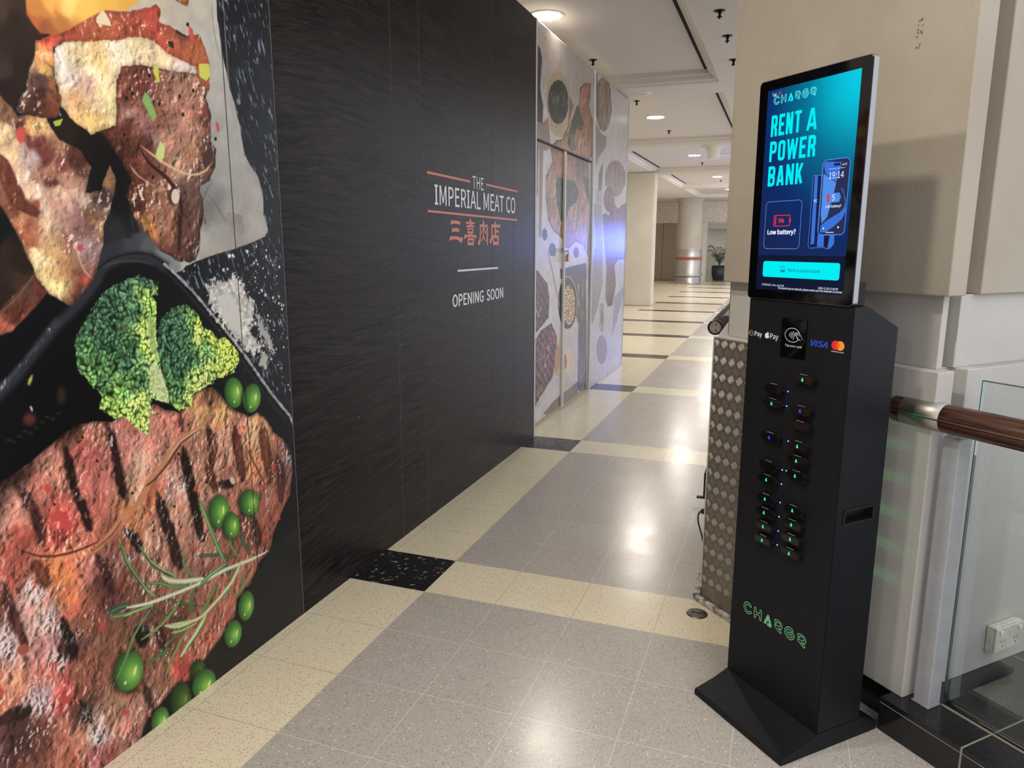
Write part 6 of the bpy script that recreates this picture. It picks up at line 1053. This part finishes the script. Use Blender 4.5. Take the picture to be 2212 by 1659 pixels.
# dark handrail running down the corridor
t=thing('handrail','dark polished handrail end beyond the checker plate, running down the corridor','handrail',(-.275,3.42,1.126)); bm=bmesh.new(); lathe(bm,[(.032,0),(.034,.004),(.034,6)],32,ax='y'); obj('rail',bm,mat('dark_polished_rail',(70,60,60),.14,metal=.7),t,smooth=True)
bm=bmesh.new(); lathe(bm,[(0,-.003),(.0255,-.003),(.027,0)],32,ax='y'); obj('end_plate',bm,M['galv'],t); bm=bmesh.new(); lathe(bm,[(.0262,-.0035),(.034,-.002),(.0353,.004),(.0353,.02)],32,ax='y'); obj('end_ring',bm,mat('dark_end_ring',(44,24,24),.3),t,smooth=True)
for dz in (-.014,.014):
    bm=bmesh.new(); lathe(bm,[(0,-.005),(.004,-.005),(.005,-.003)],12,c=(.002,0,dz),ax='y'); obj('screw',bm,M['drain'],t)
bm=bmesh.new(); tube(bm,[(0,.25,-.02),(.05,.25,-.03),(.13,.25,-.03)],.008,8); obj('bracket',bm,M['chrome'],t)
# twin socket on the wall behind the glass
t=thing('power_socket','white double power outlet low on the wall behind the glass','socket',tuple(KW(.036,.92,.223)),ANG+math.pi/2)
obj('mount',BX(-.073,.073,-.024,0,-.045,.045,bev=.004),M['plastic'],t); obj('face_plate',BX(-.071,.071,-.033,-.024,-.043,.043,bev=.003),M['plastic'],t)
for x in (-.034,.034):
    bm=bmesh.new()
    for u,v,a in ((-.008,.0,30),(.008,.0,-30),(0,-.016,0)):
        w_,h_=.0016,.0045; ca,sa=math.cos(math.radians(a)),math.sin(math.radians(a)); flat(bm,[[(x+u+p*ca-q*sa,v-.006+p*sa+q*ca) for p,q in ((-w_,-h_),(w_,-h_),(w_,h_),(-w_,h_))]],lambda u,v,d:(u,-.0331-d,v),.0004)
    obj('outlet_holes',bm,M['dark'],t); obj('switch',BX(x*1.45-.007,x*1.45+.007,-.038,-.033,.02,.034,bev=.002),M['offw'],t)
# ============================================================ far column, rail and palm
cc=(-3.46,29.0); t=thing('round_column','round grey column with a brown band and steel base at corridor end','column',(cc[0],cc[1],0))
obj('shaft',LA_([(.47,1.06),(.475,3.06),(.49,3.08)],48),M['col'],t,smooth=True); obj('capital',LA_([(.47,3.06),(.53,3.12),(.535,LO-.005)],48),M['col'],t,smooth=True)
obj('steel_base',LA_([(0,0.0),(.50,.0),(.50,.05),(.485,.06),(.485,.90)],48),M['steel'],t,smooth=True); obj('wood_band',LA_([(.485,.9),(.495,.905),(.495,1.0),(.485,1.005)],48),M['band'],t,smooth=True); obj('steel_ring',LA_([(.486,1.0),(.492,1.02),(.486,1.06),(.47,1.3),(.474,1.31),(.470,1.32)],48),M['steel'],t,smooth=True)
for z in (.06,.88): obj('steel_ring',LA_([(.485,z),(.497,z+.01),(.485,z+.03)],48),M['chrome'],t,smooth=True)
obj('bumper_ring',LA_([(.52,.30),(.545,.30),(.545,.37),(.52,.37),(.52,.30)],48),M['steel'],t,smooth=False)
bm=bmesh.new()
for i in range(16):
    a=2*math.pi*i/16; box(bm,.505*math.cos(a)-.022,.505*math.cos(a)+.022,.505*math.sin(a)-.022,.505*math.sin(a)+.022,.32,.35)
obj('standoff',bm,M['chrome'],t)
t=thing('potted_palm','potted palm in a charcoal tub beside the round column','potted plant',(-2.52,31.6,0))
obj('pot',LA_([(0,0),(.22,0),(.29,.25),(.30,.62),(.27,.62),(.26,.56),(0,.56)],32),M['pot'],t,smooth=True); obj('soil',LA_([(0,.57),(.265,.57)],24),M['soil'],t)
rn=random.Random(11); stems=bmesh.new(); lv=bmesh.new()
for i in range(15):
    a=rn.uniform(0,6.28); Lr=rn.uniform(.3,.62); hh=rn.uniform(.45,1.05); pts=[]
    for k in range(9):
        u=k/8; pts.append(Vector((math.cos(a)*Lr*u**1.3,math.sin(a)*Lr*u**1.3,.57+hh*(1.5*u-.65*u*u*u))))
    tube(stems,pts,[.009*(1-.8*k/8)+.002 for k in range(9)],6)
    for k in range(2,9):
        for q in (-1,1):
            for f in (0,.5):
                if k+f>8: continue
                p0=pts[k].lerp(pts[min(k+1,8)],f); d=(pts[min(k+1,8)]-pts[k-1]).normalized(); sd=d.cross(Vector((0,0,1))).normalized()*q
                ll=.2*(1-.5*abs(u*k/8-.5)); tip=p0+(sd*.75+d*.55+Vector((0,0,-.35)))*ll; md=p0.lerp(tip,.45)+Vector((0,0,.015)); w2=d*.011
                v=[lv.verts.new(x_) for x_ in (p0,md+w2,tip,md-w2)]; lv.faces.new(v)
obj('stems',stems,M['leaf'],t); obj('fronds',lv,M['leaf'],t)
